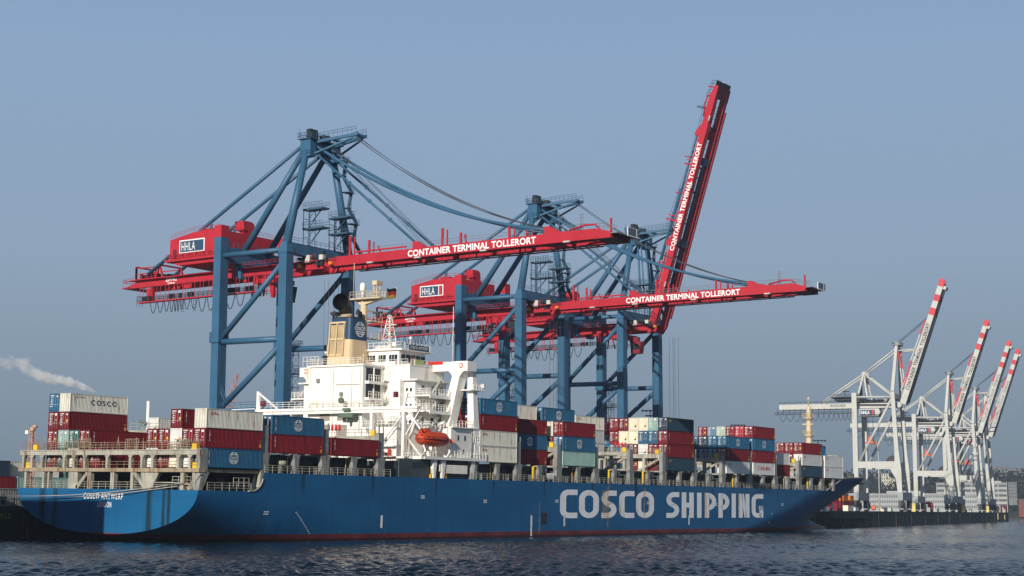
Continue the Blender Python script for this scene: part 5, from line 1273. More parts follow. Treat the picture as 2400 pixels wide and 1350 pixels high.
        bmg = t.build('boom_girder', RED, S)
        if sx > 0:
            t = MB(sw); t.box(cx + 3.6, cx + 4.3, 153, 211, 53.5, 53.65); t.rail([(cx + 4.25, 153, 53.6), (cx + 4.25, 211, 53.6)], .9, 2.6, .05)
            for y in range(154, 212, 5): t.box(cx + 3.6, cx + 4.3, y, y + .25, 53.65, 53.9)
            t.build('boom_catwalk', RED, bmg)
        t = MB(sw); xi = x0 if sx > 0 else x1
        t.box(min(xi, xi - sx * .4), max(xi, xi - sx * .4), 148, 213, 53.55, 53.75); t.build('trolley_rail', mat('rail_maroon', (.11, .014, .02), .6), bmg)
        if sx < 0:
            t0 = sw((x0 - .02, 192.9, 53.98)); d1 = Vector(sw((0, 191.9, 53.98))) - Vector(sw((0, 192.9, 53.98))); d2 = Vector(sw((0, 192.9, 54.98))) - Vector(sw((0, 192.9, 53.98)))
            text('CONTAINER TERMINAL TOLLERORT', bmg, (x0 - .02, t0[1], t0[2]), (0, d1.y, d1.z), (0, d2.y, d2.z), 29.9, 1.32, SIGNW, .03, spacing=1.06)
    t = MB(sw)
    for k, y in enumerate(range(158, 212, 18 if raised else 9)): t.cut(); t.box(cx - 2.65, cx + 2.65, y, y + .5, 54.1, 54.9)
    t.cut().box(cx - 3.58, cx + 3.58, 147.05, 150.5, 53.6, 53.69); t.cut().box(cx - 2.55, cx + 2.55, 147.1, 147.6, 53.75, 54.7)
    t.build('boom_cross_tie', mat('rail_maroon', (.11, .014, .02), .6), S)
    t = MB(sw)
    for sx in (-1, 1):
        X0, X1 = sorted((cx + sx * 3.55, cx + sx * 2.5))
        for y, h, w_ in ((190.6, 1.55, 2.2), (160.0, 1.55, 2.4)): t.cut().hexa([(X0, y - w_, 55.55), (X1, y - w_, 55.55), (X1, y + 1.2, 55.55), (X0, y + 1.2, 55.55)], [(X0, y + .1, 55.4 + h), (X1, y + .1, 55.4 + h), (X1, y + 1.2, 55.4 + h), (X0, y + 1.2, 55.4 + h)])
        for y, h in ((207.6, 4.2), (184.6, 3.6), (169.0, 2.4)): t.cut().box(X0 + .2, X0 + .5, y, y + .45, 55.5, 55.4 + h); t.cut().box(X0 + .2, X0 + .4, y - 1.1, y - .85, 55.5, 55.0 + h)
        for y, h in ((200, 1.6), (179, 1.7)): t.cut().beam((X0 + .4, y, 55.5), (X0 + .4, y + .7, 55.4 + h), .22)
    t.cut().box(cx - 3.55, cx - 3.2, 193.5, 206.5, 56.0, 56.3); t.cut().path([(cx - 3.2, 156, 55.8), (cx - 3.2, 152.5, 56.5), (cx - 3.2, 150.4, 56.4), (cx - 3.2, 149, 54.9)], .2, 6)
    t.cut().box(cx - 2.6, cx - 2.3, 147.4, 147.7, 54.6, 57.4)
    t.build('boom_lug', RED, S)
    t = MB(sw); t.rail([(cx - 3.3, 152, 55.6), (cx - 3.3, 205, 55.6)], 1.15, 1.7, .04); t.rail([(cx + 3.5, 152, 55.6), (cx + 3.5, 211, 55.6)], 1.15, 1.7, .04); t.rail([(cx - 3.5, 145.8, 54.7), (cx - 3.5, 150.2, 55.5)], 1.1, .9, .05)
    t.path([(cx - 3, 153.5, 55.6), (cx - 3, 153.5, 58.8)], .09, 4); t.ladder((cx - 2.8, 153.5, 55.6), (cx - 2.8, 153.5, 58.6), (0, 1, 0), .6, .05); t.box(cx - 3.6, cx + 4.4, 145.6, 147.0, 54.4, 54.6); t.build('boom_railing', DARK if raised else mat('rail_grey', (.20, .20, .22), .5), S)
    t = MB(sw); t.box(cx + .2, cx + 4.2, 145.50, 145.60, 54.5, 55.9); tp = t.build('tip_sign', mat('sign_slate', (.075, .11, .16), .5), S)
    t = MB(sw); t.box(cx + .1, cx + 4.3, 145.48, 145.62, 54.35, 54.5); t.box(cx + .1, cx + 4.3, 145.48, 145.62, 55.9, 55.97); t.box(cx + .05, cx + .2, 145.48, 145.62, 54.35, 55.97); t.box(cx + 3.2, cx + 3.35, 145.47, 145.50, 54.5, 55.9); t.build('sign_border', SIGNW, tp)
    t = MB(sw)
    for y in (201.4, 189.6, 174.0, 155.4): t.cut().box(cx - 4.1, cx - 3.6, y, y + 1.4, 53.5, 53.8)
    t.build('floodlight_box', mat('lamp_grey', (.45, .45, .43), .4), S)
    # hinge machinery, boxes on the girder head
    t = MB()
    for k in range(18): y = rr.uniform(212, 221); x = cx - 4.6 + rr.uniform(0, 1.6); z = 55.2 + rr.uniform(-1.2, .8); t.box(x, x + rr.uniform(.3, .9), y, y + rr.uniform(.3, 1.1), z, z + rr.uniform(.4, 1.3))
    t.rail([(cx - 4.4, 211, 54.6), (cx - 4.4, 221, 54.6)], 1.3, .7, .05); t.build('hinge_machinery', DARK, S)
    t = MB(); t.box(cx - 4.5, cx - 3.7, 217.4, 218.6, 54.9, 56.4); t.cut().box(cx - 4.6, cx - 3.6, 213.8, 214.8, 55.2, 56.2); t.build('hinge_cover', mat('cover_grey', (.5, .5, .47), .5), S)
    t = MB(); t.box(cx - 4.55, cx - 3.7, 219.8, 220.6, 54.0, 54.8); t.cut().box(cx - 4.5, cx - 3.8, 211.6, 212.4, 54.0, 54.6); t.build('warning_light', mat('amber_orange', (.75, .22, .03), .4), S)
    # stays
    if not raised:
        for sx in (-1, 1):
            t = MB(); a = Vector((cx + sx * 2.4, RAIL - 1.2, 79.4)); b_ = Vector((cx + sx * 3.0, 160.8, 56.4)); n = 22
            t.path([a + (b_ - a) * (k / n) - Vector((0, 0, 3.4 * 4 * (k / n) * (1 - k / n))) for k in range(n + 1)], .30, 8); t.build('forestay', BLUE, S)
            t = MB(); a2 = Vector((cx + sx * 2.6, RAIL - .8, 78.2)); b2 = Vector((cx + sx * 3.0, 191.2, 56.6)); t.tube(a2, b2, .27, n=8)
            for q in (.35, .55, .75): p = a2 + (b2 - a2) * q; t.lathe(p - Vector((.2, 0, 0)), [(.42, 0), (.42, .4)], 8, (1, 0, 0))
            t.build('forestay', BLUE, S)
        t = MB()
        for x, sg_ in ((-1.2, 4.4), (-.6, 4.7), (.6, 4.4), (1.2, 4.7)):
            a = Vector((cx + x, RAIL - 10, 80.6)); b_ = Vector((cx + x * 2, 161, 56.8)); t.path([a + (b_ - a) * (k / 16) - Vector((0, 0, (sg_ - 1.5) * 4 * (k / 16) * (1 - k / 16))) for k in range(17)], .06, 4)
            t.path([Vector((cx + x, RAIL - 4, 79)), Vector((cx + x * 2, 190.5, 56.6))], .05, 4)
        t.build('boom_rope', ROPE, S)
    else:
        t = MB()
        for x in (-1.6, -1.1, -.4, .4, 1.2):
            t.path([(cx + x, RAIL - 10.6 + abs(x), 81.4), sw((cx + x * 1.6, 162.0 + abs(x) * 3, 56.9))], .06, 4)
        t.build('boom_rope', ROPE, S)
        for sx in (-1, 1):
            t = MB(); k1 = sw((cx + sx * 2.8, 161, 56.5)); k2 = sw((cx + sx * 2.8, 196, 57.3)); t.path([k1, k2], .2, 6); t.path([sw((cx + sx * 2.4, 206, 58.2)), sw((cx + sx * 2.4, 176, 57.6))], .2, 6)
            t.path([(cx + sx * 2.6, RAIL - 1, 79), (cx + sx * 2.5, RAIL - 1.9, 60)], .28, 8); t.path([(cx + sx * 1.4, RAIL - 1.3, 79), (cx + sx * 1.5, RAIL - 2.6, 60)], .2, 8); t.build('forestay', BLUE, S)
        t = MB()
        for y in (167, 177, 196.5, 206): t.cut().beam(sw((cx - 2.6, y, 55.2)), sw((cx - 2.6, y + .3, 58.6)), .3)
        t.build('stay_saddle', RED, S)
        t = MB(sw); t.path([(cx + .3, 169, 54.2), (cx + .3, 205, 54.2)], .4, 8); t.box(cx - 2.55, cx + 2.55, 189.4, 191.4, 53.8, 55.0); t.box(cx - 2.55, cx + 2.55, 166.6, 168.6, 53.8, 55.0)
        for y in (172, 180, 198): t.box(cx - 2.5, cx + 2.5, y, y + .25, 54.2, 54.6)
        t.build('boom_centre_tube', BLUED, S)
    return S
sts(253.0, False, 'blue crane with lowered red boom, biggest, towering over the white deckhouse')
sts(338.0, False, 'blue crane with lowered red boom, smaller, behind the midship containers')
sts(387.0, True, 'blue crane with its red boom raised steeply into the sky')

# ================================================================ white ship-to-shore cranes on the far quay
CRW = mat('crane_white_paint', (.47, .475, .45), .5, var=.05, scale=.3, streak=(.48, .46, .40), strk=.2, rust=.08, rustcol=(.42, .27, .14))
CRG = mat('crane_grey_paint', (.30, .325, .33), .55, var=.1, scale=.3)
def white_crane(ac, label, writing, ink, maker):
    S = thing('gantry_crane', tuple(wq(ac, 4, QZ)), label, 'crane', 'white gantry cranes on the far quay', rot=(0, 0, UA)); ORG[S.name] = (0, 4, QZ)
    for x in (-10.5, 10.5):
        m = MB(); m.beam((x, 22.0, 10), (x, 22.0, 54), 1.9, 2.0, up=(0, 1, 0)); m.build('leg', CRW, S)
        m = MB(); m.beam((x, 4.2, 10), (x, 4.9, 22), 1.5, 1.5, 2.0, 2.6, up=(0, 1, 0)); m.beam((x, 4.9, 22), (x, 5.3, 30), 2.0, 2.6, 1.7, 1.7, up=(0, 1, 0)); m.beam((x, 5.3, 30), (x, 6.3, 54.2), 1.7, 1.7, 1.5, 1.5, up=(0, 1, 0)); m.build('leg', CRW, S)
        m = MB(); m.box(x - .8, x + .8, 5, 22, 23.1, 25.7); m.prism([(x - .75, 8.4, 23.1), (x - .75, 5, 23.1), (x - .75, 5, 17)], (1.5, 0, 0)); m.build('portal_beam', CRW, S)
        m = MB(); m.tube((x, 20.6, 25.6), (x, 6.9, 51.2), .52, n=10); m.build('diagonal_brace', CRW, S)
        m = MB(); m.tube((x, 21.6, 52.3), (x, 6.6, 52.0), .42, n=8); m.build('tie_tube', CRW, S)
        xt = x * .28
        m = MB(); m.beam((x, 6.3, 54.2), (xt, 5.4, 74.0), 1.45, 1.4, 1.1, 1.1, up=(0, 1, 0)); m.build('mast_leg', CRW, S)
        m = MB(); m.beam((x * .82, 20.6, 53.6), (xt, 19.2, 62.6), .9, .8, up=(0, 1, 0)); m.beam((x * .5, 17.6, 52), (xt, 19.2, 62.6), .6, up=(0, 1, 0)); m.tube((xt, 19.2, 62.4), (x * .6, 7.2, 52.6), .5, n=8); m.build('back_frame', CRW, S)
        m = MB(); m.tube((xt, 5.8, 72.6), (xt, 19.2, 62.6), .34, n=8); m.tube((xt, 19.4, 62.4), (x * .24, 38.0, 50.4), .34, n=8); m.lathe((xt - .5, 19.2, 62.5), [(.9, 0), (.9, 1.0)], 10, (1, 0, 0)); m.build('backstay', CRW, S)
    for b in (4.2, 22.0):
        m = MB(); m.box(-12, 12, b - 1.0, b + 1.0, 9.9, 13.2); m.build('sill_beam', CRG, S)
        m = MB(); r = random.Random(int(ac + b))
        for sx in (-1, 1):
            for k in (-2.6, 0, 2.6):
                x = sx * 10 + k; m.cut(); m.hexa([(x - 1.2, b - .6, 6.6), (x + 1.2, b - .6, 6.6), (x + 1.2, b + .6, 6.6), (x - 1.2, b + .6, 6.6)], [(x - .5, b - .6, 9.9), (x + .5, b - .6, 9.9), (x + .5, b + .6, 9.9), (x - .5, b + .6, 9.9)])
                for w_ in (-.7, .7): m.lathe((x + w_, b - .3, 5.75), [(.5, 0), (.5, .6)], 10, (0, 1, 0))
            for k in range(7): x = sx * 10 + r.uniform(-3, 3); m.box(x, x + .6, b - 1.2, b - .6, 5.8 + r.uniform(0, 2.5), 8.4 + r.uniform(0, 1))
        m.build('bogie', mat('bogie_grey', (.055, .066, .07), .6, var=.3), S)
    m = MB(); m.box(8.2, 10.8, 1.4, 2.8, 5.4, 8.9); m.build('cable_cabinet', mat('reel_yellow', (.60, .50, .16), .5), S); m = MB(); m.lathe((9.9, 1.35, 7.4), [(.75, 0), (.75, .12)], 14, (0, -1, 0)); m.build('cable_reel', DARK, S)
    m = MB(); m.box(-10.5, 10.5, 5.5, 7.1, 51.6, 53.6); m.box(-10.5, 10.5, 21.1, 22.9, 50.6, 53.4); m.box(-3.4, 3.4, 4.9, 5.9, 72.4, 74); m.build('cross_beam', CRW, S)
    m = MB(); m.box(-4.2, 4.2, 3.8, 7.0, 74.0, 74.2); m.rail([(-4.2, 3.8, 74.2), (-4.2, 7, 74.2), (4.2, 7, 74.2), (4.2, 3.8, 74.2), (-4.2, 3.8, 74.2)], 1.2, 1.0, .06); m.lathe((-1.6, 5.4, 75), [(.8, 0), (.8, 3.2)], 10, (1, 0, 0)); m.build('apex_platform', CRG, S)
    m = MB(); m.tube((-3.0, 5.0, 71.6), (-2.8, -2.6, 72.2), .34, n=8); m.tube((3.0, 5.0, 71.6), (2.8, -2.6, 72.2), .34, n=8); m.build('boom_stop_strut', CRW, S)
    for sx in (-1, 1):
        m = MB(); x0, x1 = sorted((sx * 3.0, sx * 1.9)); m.box(x0, x1, 4.4, 55.4, 48.3, 50.3); m.box(min(x0, x1 + sx), max(x1, x0 + sx), 4.6, 55, 48.1, 48.3); g_ = m.build('main_girder', CRW, S)
        if sx < 0: text(maker, g_, (-3.03, 33.4, 48.9), (0, -1, 0), (0, 0, 1), 6.2, .95, ink, .02)
    m = MB()
    for k in range(12): m.box(-2, 2, 6 + k * 4.3, 6.5 + k * 4.3, 48.6, 49.5)
    m.rail([(-3.6, 6, 50.3), (-3.6, 55, 50.3)], 1.0, 2.2, .05); m.rail([(-4.0, 22, 46.0), (-4.0, 57, 46.0)], 1.0, 1.6, .05, (.33, .66)); m.box(-4.4, -3.2, 23, 57, 45.9, 46.05)
    for k in range(14): m.path([(-3.8, 23.5 + k * 2.5, 46), (-3.4, 23.5 + k * 2.5, 48.4)], .07, 4)
    m.build('girder_walkway', DARK, S)
    m = MB(); y = 55
    for k in range(13):
        w_ = 2.9 - .12 * k; m.path([(-3.9, y - w_ * q / 8, 45.7 - 2.7 * (1 - (2 * q / 8 - 1) ** 2)) for q in range(9)], .09, 4, cap=False); y -= w_ + .15
    m.build('festoon_cable', CABLE, S)
    m = MB(); r = random.Random(int(ac))
    m.box(-4, 4, 24.4, 31.6, 51.4, 52.6); m.box(-5, 5, 23.8, 33, 52.6, 52.9); m.rail([(-5, 23.8, 52.9), (-5, 33, 52.9)], 1.1, 1.2, .05); m.path([(-4.4, 27, 52.9), (-4.4, 27, 56.2)], .12, 4); m.box(-4.6, -3.2, 25.4, 28.2, 55.0, 55.3); m.cut().box(-3.6, -1.6, 20.2, 21.3, 53.4, 58.3); m.cut()
    m.box(-3.4, 1, 7, 21, 50.3, 50.42)
    for k in range(22): y = r.uniform(7, 21); z = 50.35; m.box(-3.4, -2.4 + r.uniform(0, 4), y, y + r.uniform(.3, 1.5), z, z + r.uniform(.4, 1.6))
    m.build('roof_machinery', DARK, S)
    m = MB(); m.prism([(-4.4, 21.2, 44.6), (-4.4, 13.6, 44.6), (-4.4, 12.6, 46.2), (-4.4, 13.2, 47.8), (-4.4, 21.2, 47.8)], (7, 0, 0)); hs = m.build('machinery_house', CRW, S)
    m = MB(); m.box(-4.47, -4.4, 14.8, 20.8, 45.0, 47.3); f_ = m.build('sign_field', SIGNB, hs)
    text('HHLA', f_, (-4.5, 20.4, 45.5), (0, -1, 0), (0, 0, 1), 3.4, 1.4, SIGNW, .02)
    m = MB(); m.box(-4.49, -4.46, 15.2, 15.9, 45.0, 47.3); m.build('sign_bar', SIGNR, f_)
    m = MB(); m.box(-4.48, -4.38, 13.2, 21.2, 44.4, 44.7); m.rail([(-4.6, 13, 44.4), (-4.6, 21, 44.4)], 1.0, 1.2, .05); m.build('house_skirt', DARK, hs)
    m = MB()
    for k in range(4): m.path([(-1.2 + 2.4 * (k % 2), 16.6 + 1.8 * (k // 2), 48.2), (-1.2 + 2.4 * (k % 2), 16.6 + 1.8 * (k // 2), 36.4)], .05, 4)
    m.build('hoist_rope', ROPE, S)
    m = MB(); m.box(-3.1, 3.1, 16.3, 18.7, 33.6, 34.4); m.box(-1.6, 1.6, 16.6, 18.4, 34.4, 36.4); m.box(-3.2, -2.6, 15.6, 19.4, 33.4, 34.0); m.box(2.6, 3.2, 15.6, 19.4, 33.4, 34.0); m.build('spreader', mat('spreader_orange', (.60, .10, .03), .5), S)
    # boom up
    H0 = Vector((0, 4.6, 50.0)); ang = radians(70.6); L = 54.2
    def P(x, u, v): return (x, H0.y - u * cos(ang) + v * sin(ang), H0.z + u * sin(ang) + v * cos(ang))
    segs = [(0, 38.6, CRW), (38.6, 41.6, None), (41.6, 44.6, CRW), (44.6, 47.4, None), (47.4, 51.0, CRW), (51.0, L, None)]
    bm_ = MB()
    for sx in (-1, 1):
        x0, x1 = sorted((sx * 3.0, sx * 1.9))
        bm_.hexa([P(x0, 0, -2.3), P(x1, 0, -2.3), P(x1, 0, .2), P(x0, 0, .2)], [P(x0, 51, -2.0), P(x1, 51, -2.0), P(x1, 51, .2), P(x0, 51, .2)])
        bm_.hexa([P(x0, 51, -2.0), P(x1, 51, -2.0), P(x1, 51, .2), P(x0, 51, .2)], [P(x0, L, -1.5), P(x1, L, -1.5), P(x1, L, -.2), P(x0, L, -.2)])
    boom = bm_.build('boom', CRW, S)
    m = MB()
    for a, b, c in segs:
        if c is None:
            for sx in (-1, 1):
                x0, x1 = sorted((sx * 3.02, sx * 1.88)); m.cut().hexa([P(x0, a, -2.2), P(x1, a, -2.2), P(x1, a, .24), P(x0, a, .24)], [P(x0, b, -2.05 if b < 51 else -1.6), P(x1, b, -2.05 if b < 51 else -1.6), P(x1, b, .24), P(x0, b, .24)])
    m.build('red_band', mat('band_red', (.52, .03, .045), .5), boom)
    m = MB()
    for k in range(13): m.hexa([P(-1.9, 1 + k * 4, -1.6), P(1.9, 1 + k * 4, -1.6), P(1.9, 1 + k * 4, -.6), P(-1.9, 1 + k * 4, -.6)], [P(-1.9, 1.5 + k * 4, -1.6), P(1.9, 1.5 + k * 4, -1.6), P(1.9, 1.5 + k * 4, -.6), P(-1.9, 1.5 + k * 4, -.6)])
    m.hexa([P(-2.6, 50.2, -3.3), P(2.6, 50.2, -3.3), P(2.6, 50.2, -2), P(-2.6, 50.2, -2)], [P(-2.6, 51.6, -3.3), P(2.6, 51.6, -3.3), P(2.6, 51.6, -2), P(-2.6, 51.6, -2)]); m.build('boom_tie', CRW, boom)
    m = MB(); m.rail([P(-3.2, 2, -2.5), P(-3.2, 50, -2.2)], .01, 3, .07); m.path([P(-2.4, 1, -2.6), P(-2.4, 50, -2.4)], .22, 5); m.path([P(2.4, 1, -2.6), P(2.4, 50, -2.4)], .22, 5); m.build('boom_rail', DARK, boom)
    o0, o1, o2 = Vector(P(-3.03, 6.0, -1.85)), Vector(P(-3.03, 7.0, -1.85)), Vector(P(-3.03, 6.0, -.85))
    text(writing, boom, o0, o1 - o0, o2 - o0, 28.8, 1.6, ink, .03, spacing=1.12)
    for a, b, c in ((29.6, 36, 1), (18, 29.6, 0), (10.8, 18, 1), (5, 10.8, 0)):
        m = MB()
        for sx in (-1, 1): m.cut().beam(P(sx * 2.6, a, 1.3), P(sx * 2.6, b, 1.0 if b < 35 else .6), .42)
        m.build('folded_stay', MATS['band_red'] if c else CRW, S)
    for z0, z1, c in ((71.0, 64.5, 1), (64.5, 57.5, 0)):
        m = MB()
        for sx in (-1, 1): m.cut().beam((sx * 2.9, 4.7 - (71 - z0) * .09, z0), (sx * 2.9, 4.7 - (71 - z1) * .09, z1), .45)
        m.build('folded_stay', MATS['band_red'] if c else CRW, S)
    m = MB()
    for sx in (-1, 1): m.cut().beam((sx * 2.9, 3.6, 57.8), P(sx * 2.6, 11.0, 1.2), .5)
    m.build('folded_stay', MATS['band_red'], S)
    m = MB()
    for x in (-1.8, -1.2, 1.2, 1.8): m.path([(x, 5.4, 75.2), P(x, 38.5 - abs(x), .5)], .07, 4)
    m.build('boom_rope', ROPE, S)
    return S
BLT = BLACKT; GRT = mat('letter_faded_grey', (.20, .21, .215), .6, var=.15, scale=2)
white_crane(172.5, 'nearest white crane, boom raised, just beyond the ship\'s bow', 'CONTAINER TERMINAL TOLLERORT', BLT, 'KOCKS')
white_crane(328.3, 'second white crane from the bow, raised boom with black lettering', 'CONTAINER TERMINAL TOLLERORT', BLT, 'KOCKS')
white_crane(434.9, 'left one of the two far white cranes with faded boom lettering', 'TOLLERORT CONTAINER TERMINAL', GRT, 'NOELL')
white_crane(485.3, 'farthest white crane, at the end of the far quay', 'TOLLERORT CONTAINER TERMINAL', GRT, 'NOELL')

# ================================================================ things on the far quay
def pix(px, py, dist):
    d = FWD + RIGHT * ((px - 1200) / FPX) - UP * ((py - 675) / FPX); k = dist / sqrt(d.x ** 2 + d.y ** 2); return CAM + d * k
def on_quay(px, b):
    d = bearing(px, 1.0); o = QO + NX * b; den = d.x * UX.y - d.y * UX.x
    t = (o.x * UX.y - o.y * UX.x) / den; return Vector((d.x * t, d.y * t, QZ))
def qt(name, px, b, label, cat, group=None, dz=0.0):
    p = on_quay(px, b); p.z += dz; t = thing(name, tuple(p), label, cat, group, rot=(0, 0, UA)); ORG[t.name] = (0, 0, 0); return t
def straddle(px, b, label, m=None, s=1.0):
    t = qt('straddle_carrier', px, b, label, 'straddle carrier', 'red vehicles on the far quay'); R = m or MATS['box_bright_red']
    f = MB()
    for y in (-2.2 * s, 2.2 * s):
        f.box(-4.2 * s, 4.2 * s, y - .35, y + .35, .9, 1.7)
        for x in (-3.6 * s, 3.6 * s): f.box(x - .35, x + .35, y - .3, y + .3, 1.7, 5.4 * s)
    f.box(-4.2 * s, 4.2 * s, -2.5 * s, 2.5 * s, 5.4 * s, 6.3 * s); f.box(-1, 1.6, -1.2, 1.2, 6.3 * s, 7.0 * s); f.build('frame', R, t)
    f = MB(); f.box(-5.4 * s, -4.0 * s, -1.9 * s, -.3, 3.4 * s, 5.6 * s); f.build('cab', R, t)
    for x in (-3.4, -1.2, 1.2, 3.4):
        for y in (-2.2, 2.2): f = MB(); f.lathe((x * s, y * s - .3, .7), [(.7, 0), (.7, .6)], 12, (0, 1, 0)); f.build('wheel', DARK, t)
straddle(1956, 26, 'red straddle carrier on the far quay just beyond the ship\'s bow')
straddle(2176, 24, 'red straddle carrier between the second pair of white cranes', s=.8)
straddle(2353, 26, 'dull red carrier at the far end of the quay', CC['dark red'], .8)
def farbox(px, b, c, dz, label):
    p = on_quay(px, b); container(p.x, p.y, QZ + dz, c, label, None, group='containers on the far quay', onship=False, detail=1, rotz=UA)
for px, b, c, dz, lb in ((1978, 62, 'orange', 5.8, 'left orange container on top of the stack behind the nearest white crane'), (1994, 62, 'orange', 5.8, 'right orange container on top of the stack behind the nearest white crane'), (1978, 62, 'dark red', 0, 'dark container at the foot of the orange stack, left'), (1978, 62, 'dark red', 2.9, 'dark container under the left orange one'), (1994, 62, 'dark red', 2.9, 'dark container under the right orange one'),
                       (1988, 34, 'cream', 0, 'tan container on the ground near the nearest white crane'), (1965, 70, 'dark red', 0, 'dark container behind the red straddle carrier, lower'), (1965, 70, 'dark red', 2.9, 'dark container behind the red straddle carrier, upper'), (1938, 48, 'blue', 0, 'blue container low on the far quay beside the bow'), (2120, 55, 'grey', 0, 'grey container between the nearest two white cranes'), (2072, 58, 'cream', 0, 'tan container by the lamp post on the far quay'), (2196, 60, 'grey', 0, 'grey container right of the red straddle carrier')):
    farbox(px, b, c, dz, lb)
t = qt('barrier', 2008, 1.2, 'long white barrier panel on the edge of the far quay', 'barrier'); m = MB(); m.box(-3.2, 3.2, -.15, .15, .3, 1.5); m.build('panel', SHW, t); m = MB(); [m.box(x, x + .2, -.1, .1, 0, .3) for x in (-3, 0, 2.8)]; m.build('foot', DARK, t)
t = qt('barrier', 1934, 2.2, 'grey guard wall on the quay corner beside the bow', 'barrier'); m = MB(); m.box(-5.5, 5.5, -.2, .2, 0, 1.5); [m.box(-5.4 + k * 1.2, -5.3 + k * 1.2, -.26, -.2, 0, 1.5) for k in range(10)]; m.build('panel', CRG, t)
t = qt('lifebuoy_post', 2048, 1.5, 'orange lifebuoy on a post at the far quay edge', 'lifebuoy'); m = MB(); m.path([(0, 0, 0), (0, 0, 1.8)], .1, 6); m.build('post', CRG, t); m = MB(); m.lathe((-.05, 0, 1.5), [(.5, 0), (.95, .1), (.5, .25)], 14, (-1, 0, 0)); m.build('ring', MATS['buoy_orange'], t)
t = qt('lamp_post', 2062, 40, 'tall thin white lamp post in front of the long office block', 'lamp post'); m = MB(); m.path([(0, 0, 0), (0, 0, 31)], .32, 8, .16); m.build('pole', CRW, t); m = MB(); m.box(-1.6, 1.6, -.3, .3, 31, 31.5); m.build('lamp_head', CRG, t)
rq = random.Random(11); VC = [CC['grey'], CC['blue'], CC['dark red'], CRW, CC['pale blue']]
for k, (px, b, lab) in enumerate(((2136, 40, 'grey van'), (2252, 30, 'blue van'), (2262, 34, 'dark red van'), (2274, 30, 'white van'), (2330, 34, 'pale blue van'), (2086, 40, 'white van'))):
    t = qt('van', px, b, lab + ' parked on the far quay ' + ('between the first two white cranes', 'left of the last yellow cable reel', 'just left of the third white crane', 'under the third white crane', 'beyond the last white crane', 'right of the thin lamp post')[k], 'van', 'vans on the far quay')
    m = MB(); m.hexa([(-2.6, -1, .45), (2.6, -1, .45), (2.6, 1, .45), (-2.6, 1, .45)], [(-2.5, -.9, 2.3), (1.5, -.9, 2.3), (1.5, .9, 2.3), (-2.5, .9, 2.3)]); m.build('body', [CC['grey'], CC['blue'], CC['dark red'], CRW, CC['pale blue'], CRW][k], t)
    m = MB(); m.box(1.2, 1.9, -.95, .95, 1.4, 2.1); m.build('window', GLASS, t)
    for x in (-1.7, 1.7): m = MB(); m.lathe((x, -1.05, .45), [(.42, 0), (.42, 2.1)], 12, (0, 1, 0)); m.build('wheel', DARK, t)

# ================================================================ far shore buildings
WB = mat('facade_white', (.36, .37, .37), .7, var=.08, scale=.05); WG = mat('facade_grey', (.16, .17, .18), .7); WR = mat('roof_grey', (.13, .14, .15), .7); WC = mat('facade_cream', (.50, .46, .38), .7)
FARG = mat('far_glass', (.085, .10, .115), .3)
def block(name, px0, px1, ybot, ytop, dist, label, fm, floors, depth=14, split=1.6, roof=None, frac=.5, group='buildings on the far shore'):
    a, b = pix(px0, ybot, dist), pix(px1, ybot, dist); zt = pix((px0 + px1) / 2, ytop, dist).z; zb = min(a.z, b.z)
    w_ = (Vector((b.x - a.x, b.y - a.y, 0))).length; rz = atan2(b.y - a.y, b.x - a.x); h = zt - zb
    t = thing(name, ((a.x + b.x) / 2, (a.y + b.y) / 2, zb), label, 'building', group, rot=(0, 0, rz)); ORG[t.name] = (0, 0, 0)
    m = MB(); m.box(-w_ / 2, w_ / 2, 0, depth, -6, h); m.build('wall', fm, t)
    m = MB(); m.box(-w_ / 2 - .4, w_ / 2 + .4, -.5, depth + .4, h, h + .6)
    if roof: m.box(-w_ * .2, w_ * .1, 3, 8, h + .6, h + 2.8); m.box(w_ * .3, w_ * .42, 3, 8, h + .6, h + 2.2)
    m.build('roof', WR if fm is not WB else WB, t)
    fh = h / floors
    for k in range(floors):
        m = MB(); z0 = k * fh + fh * .28; n = max(2, int(w_ / split)); s = w_ / n
        for q in range(n): m.box(-w_ / 2 + q * s + s * (1 - frac) / 2, -w_ / 2 + q * s + s * (1 + frac) / 2, -.06, 0, z0, z0 + fh * .5)
        m.build('window_row', FARG, t)
    return t
block('office_building', 1990, 2290, 1194, 1158, 1500, 'long white three-storey office block behind the white cranes', WB, 3, split=1.5, frac=.55, roof=1)
block('office_building', 2196, 2362, 1190, 1133, 1560, 'taller white office block with ribbon windows at the right', WB, 5, split=7.5, frac=.9, roof=1)
block('glass_building', 2364, 2384, 1168, 1131, 1540, 'narrow dark glass building end at the far right', WG, 5, split=2, frac=.8)
block('tower_block', 2322, 2368, 1134, 1096, 2080, 'dark terraced tower block on the hilltop at far right', WG, 6, split=3, roof=1)
block('villa', 2066, 2098, 1142, 1110, 1900, 'cream house with many windows on the wooded slope', WC, 4, split=2.5)
block('villa', 2100, 2126, 1133, 1114, 1920, 'pale house right of the cream one on the slope', WB, 3, split=3)
block('villa', 2252, 2292, 1127, 1116, 1850, 'long pale roof terrace building above the office block', WC, 2, split=4)
block('villa', 2046, 2064, 1122, 1104, 2000, 'grey house near the hilltop left of the cream one', WG, 3, split=3)
block('brick_building', 2388, 2412, 1196, 1172, 1500, 'small brick building at the right edge by the shore', mat('brick_red', (.20, .06, .045), .8), 3, split=2.4)
block('villa', 2372, 2420, 1106, 1098, 2100, 'low dark house on the hilltop at the right edge', WG, 2, split=3)
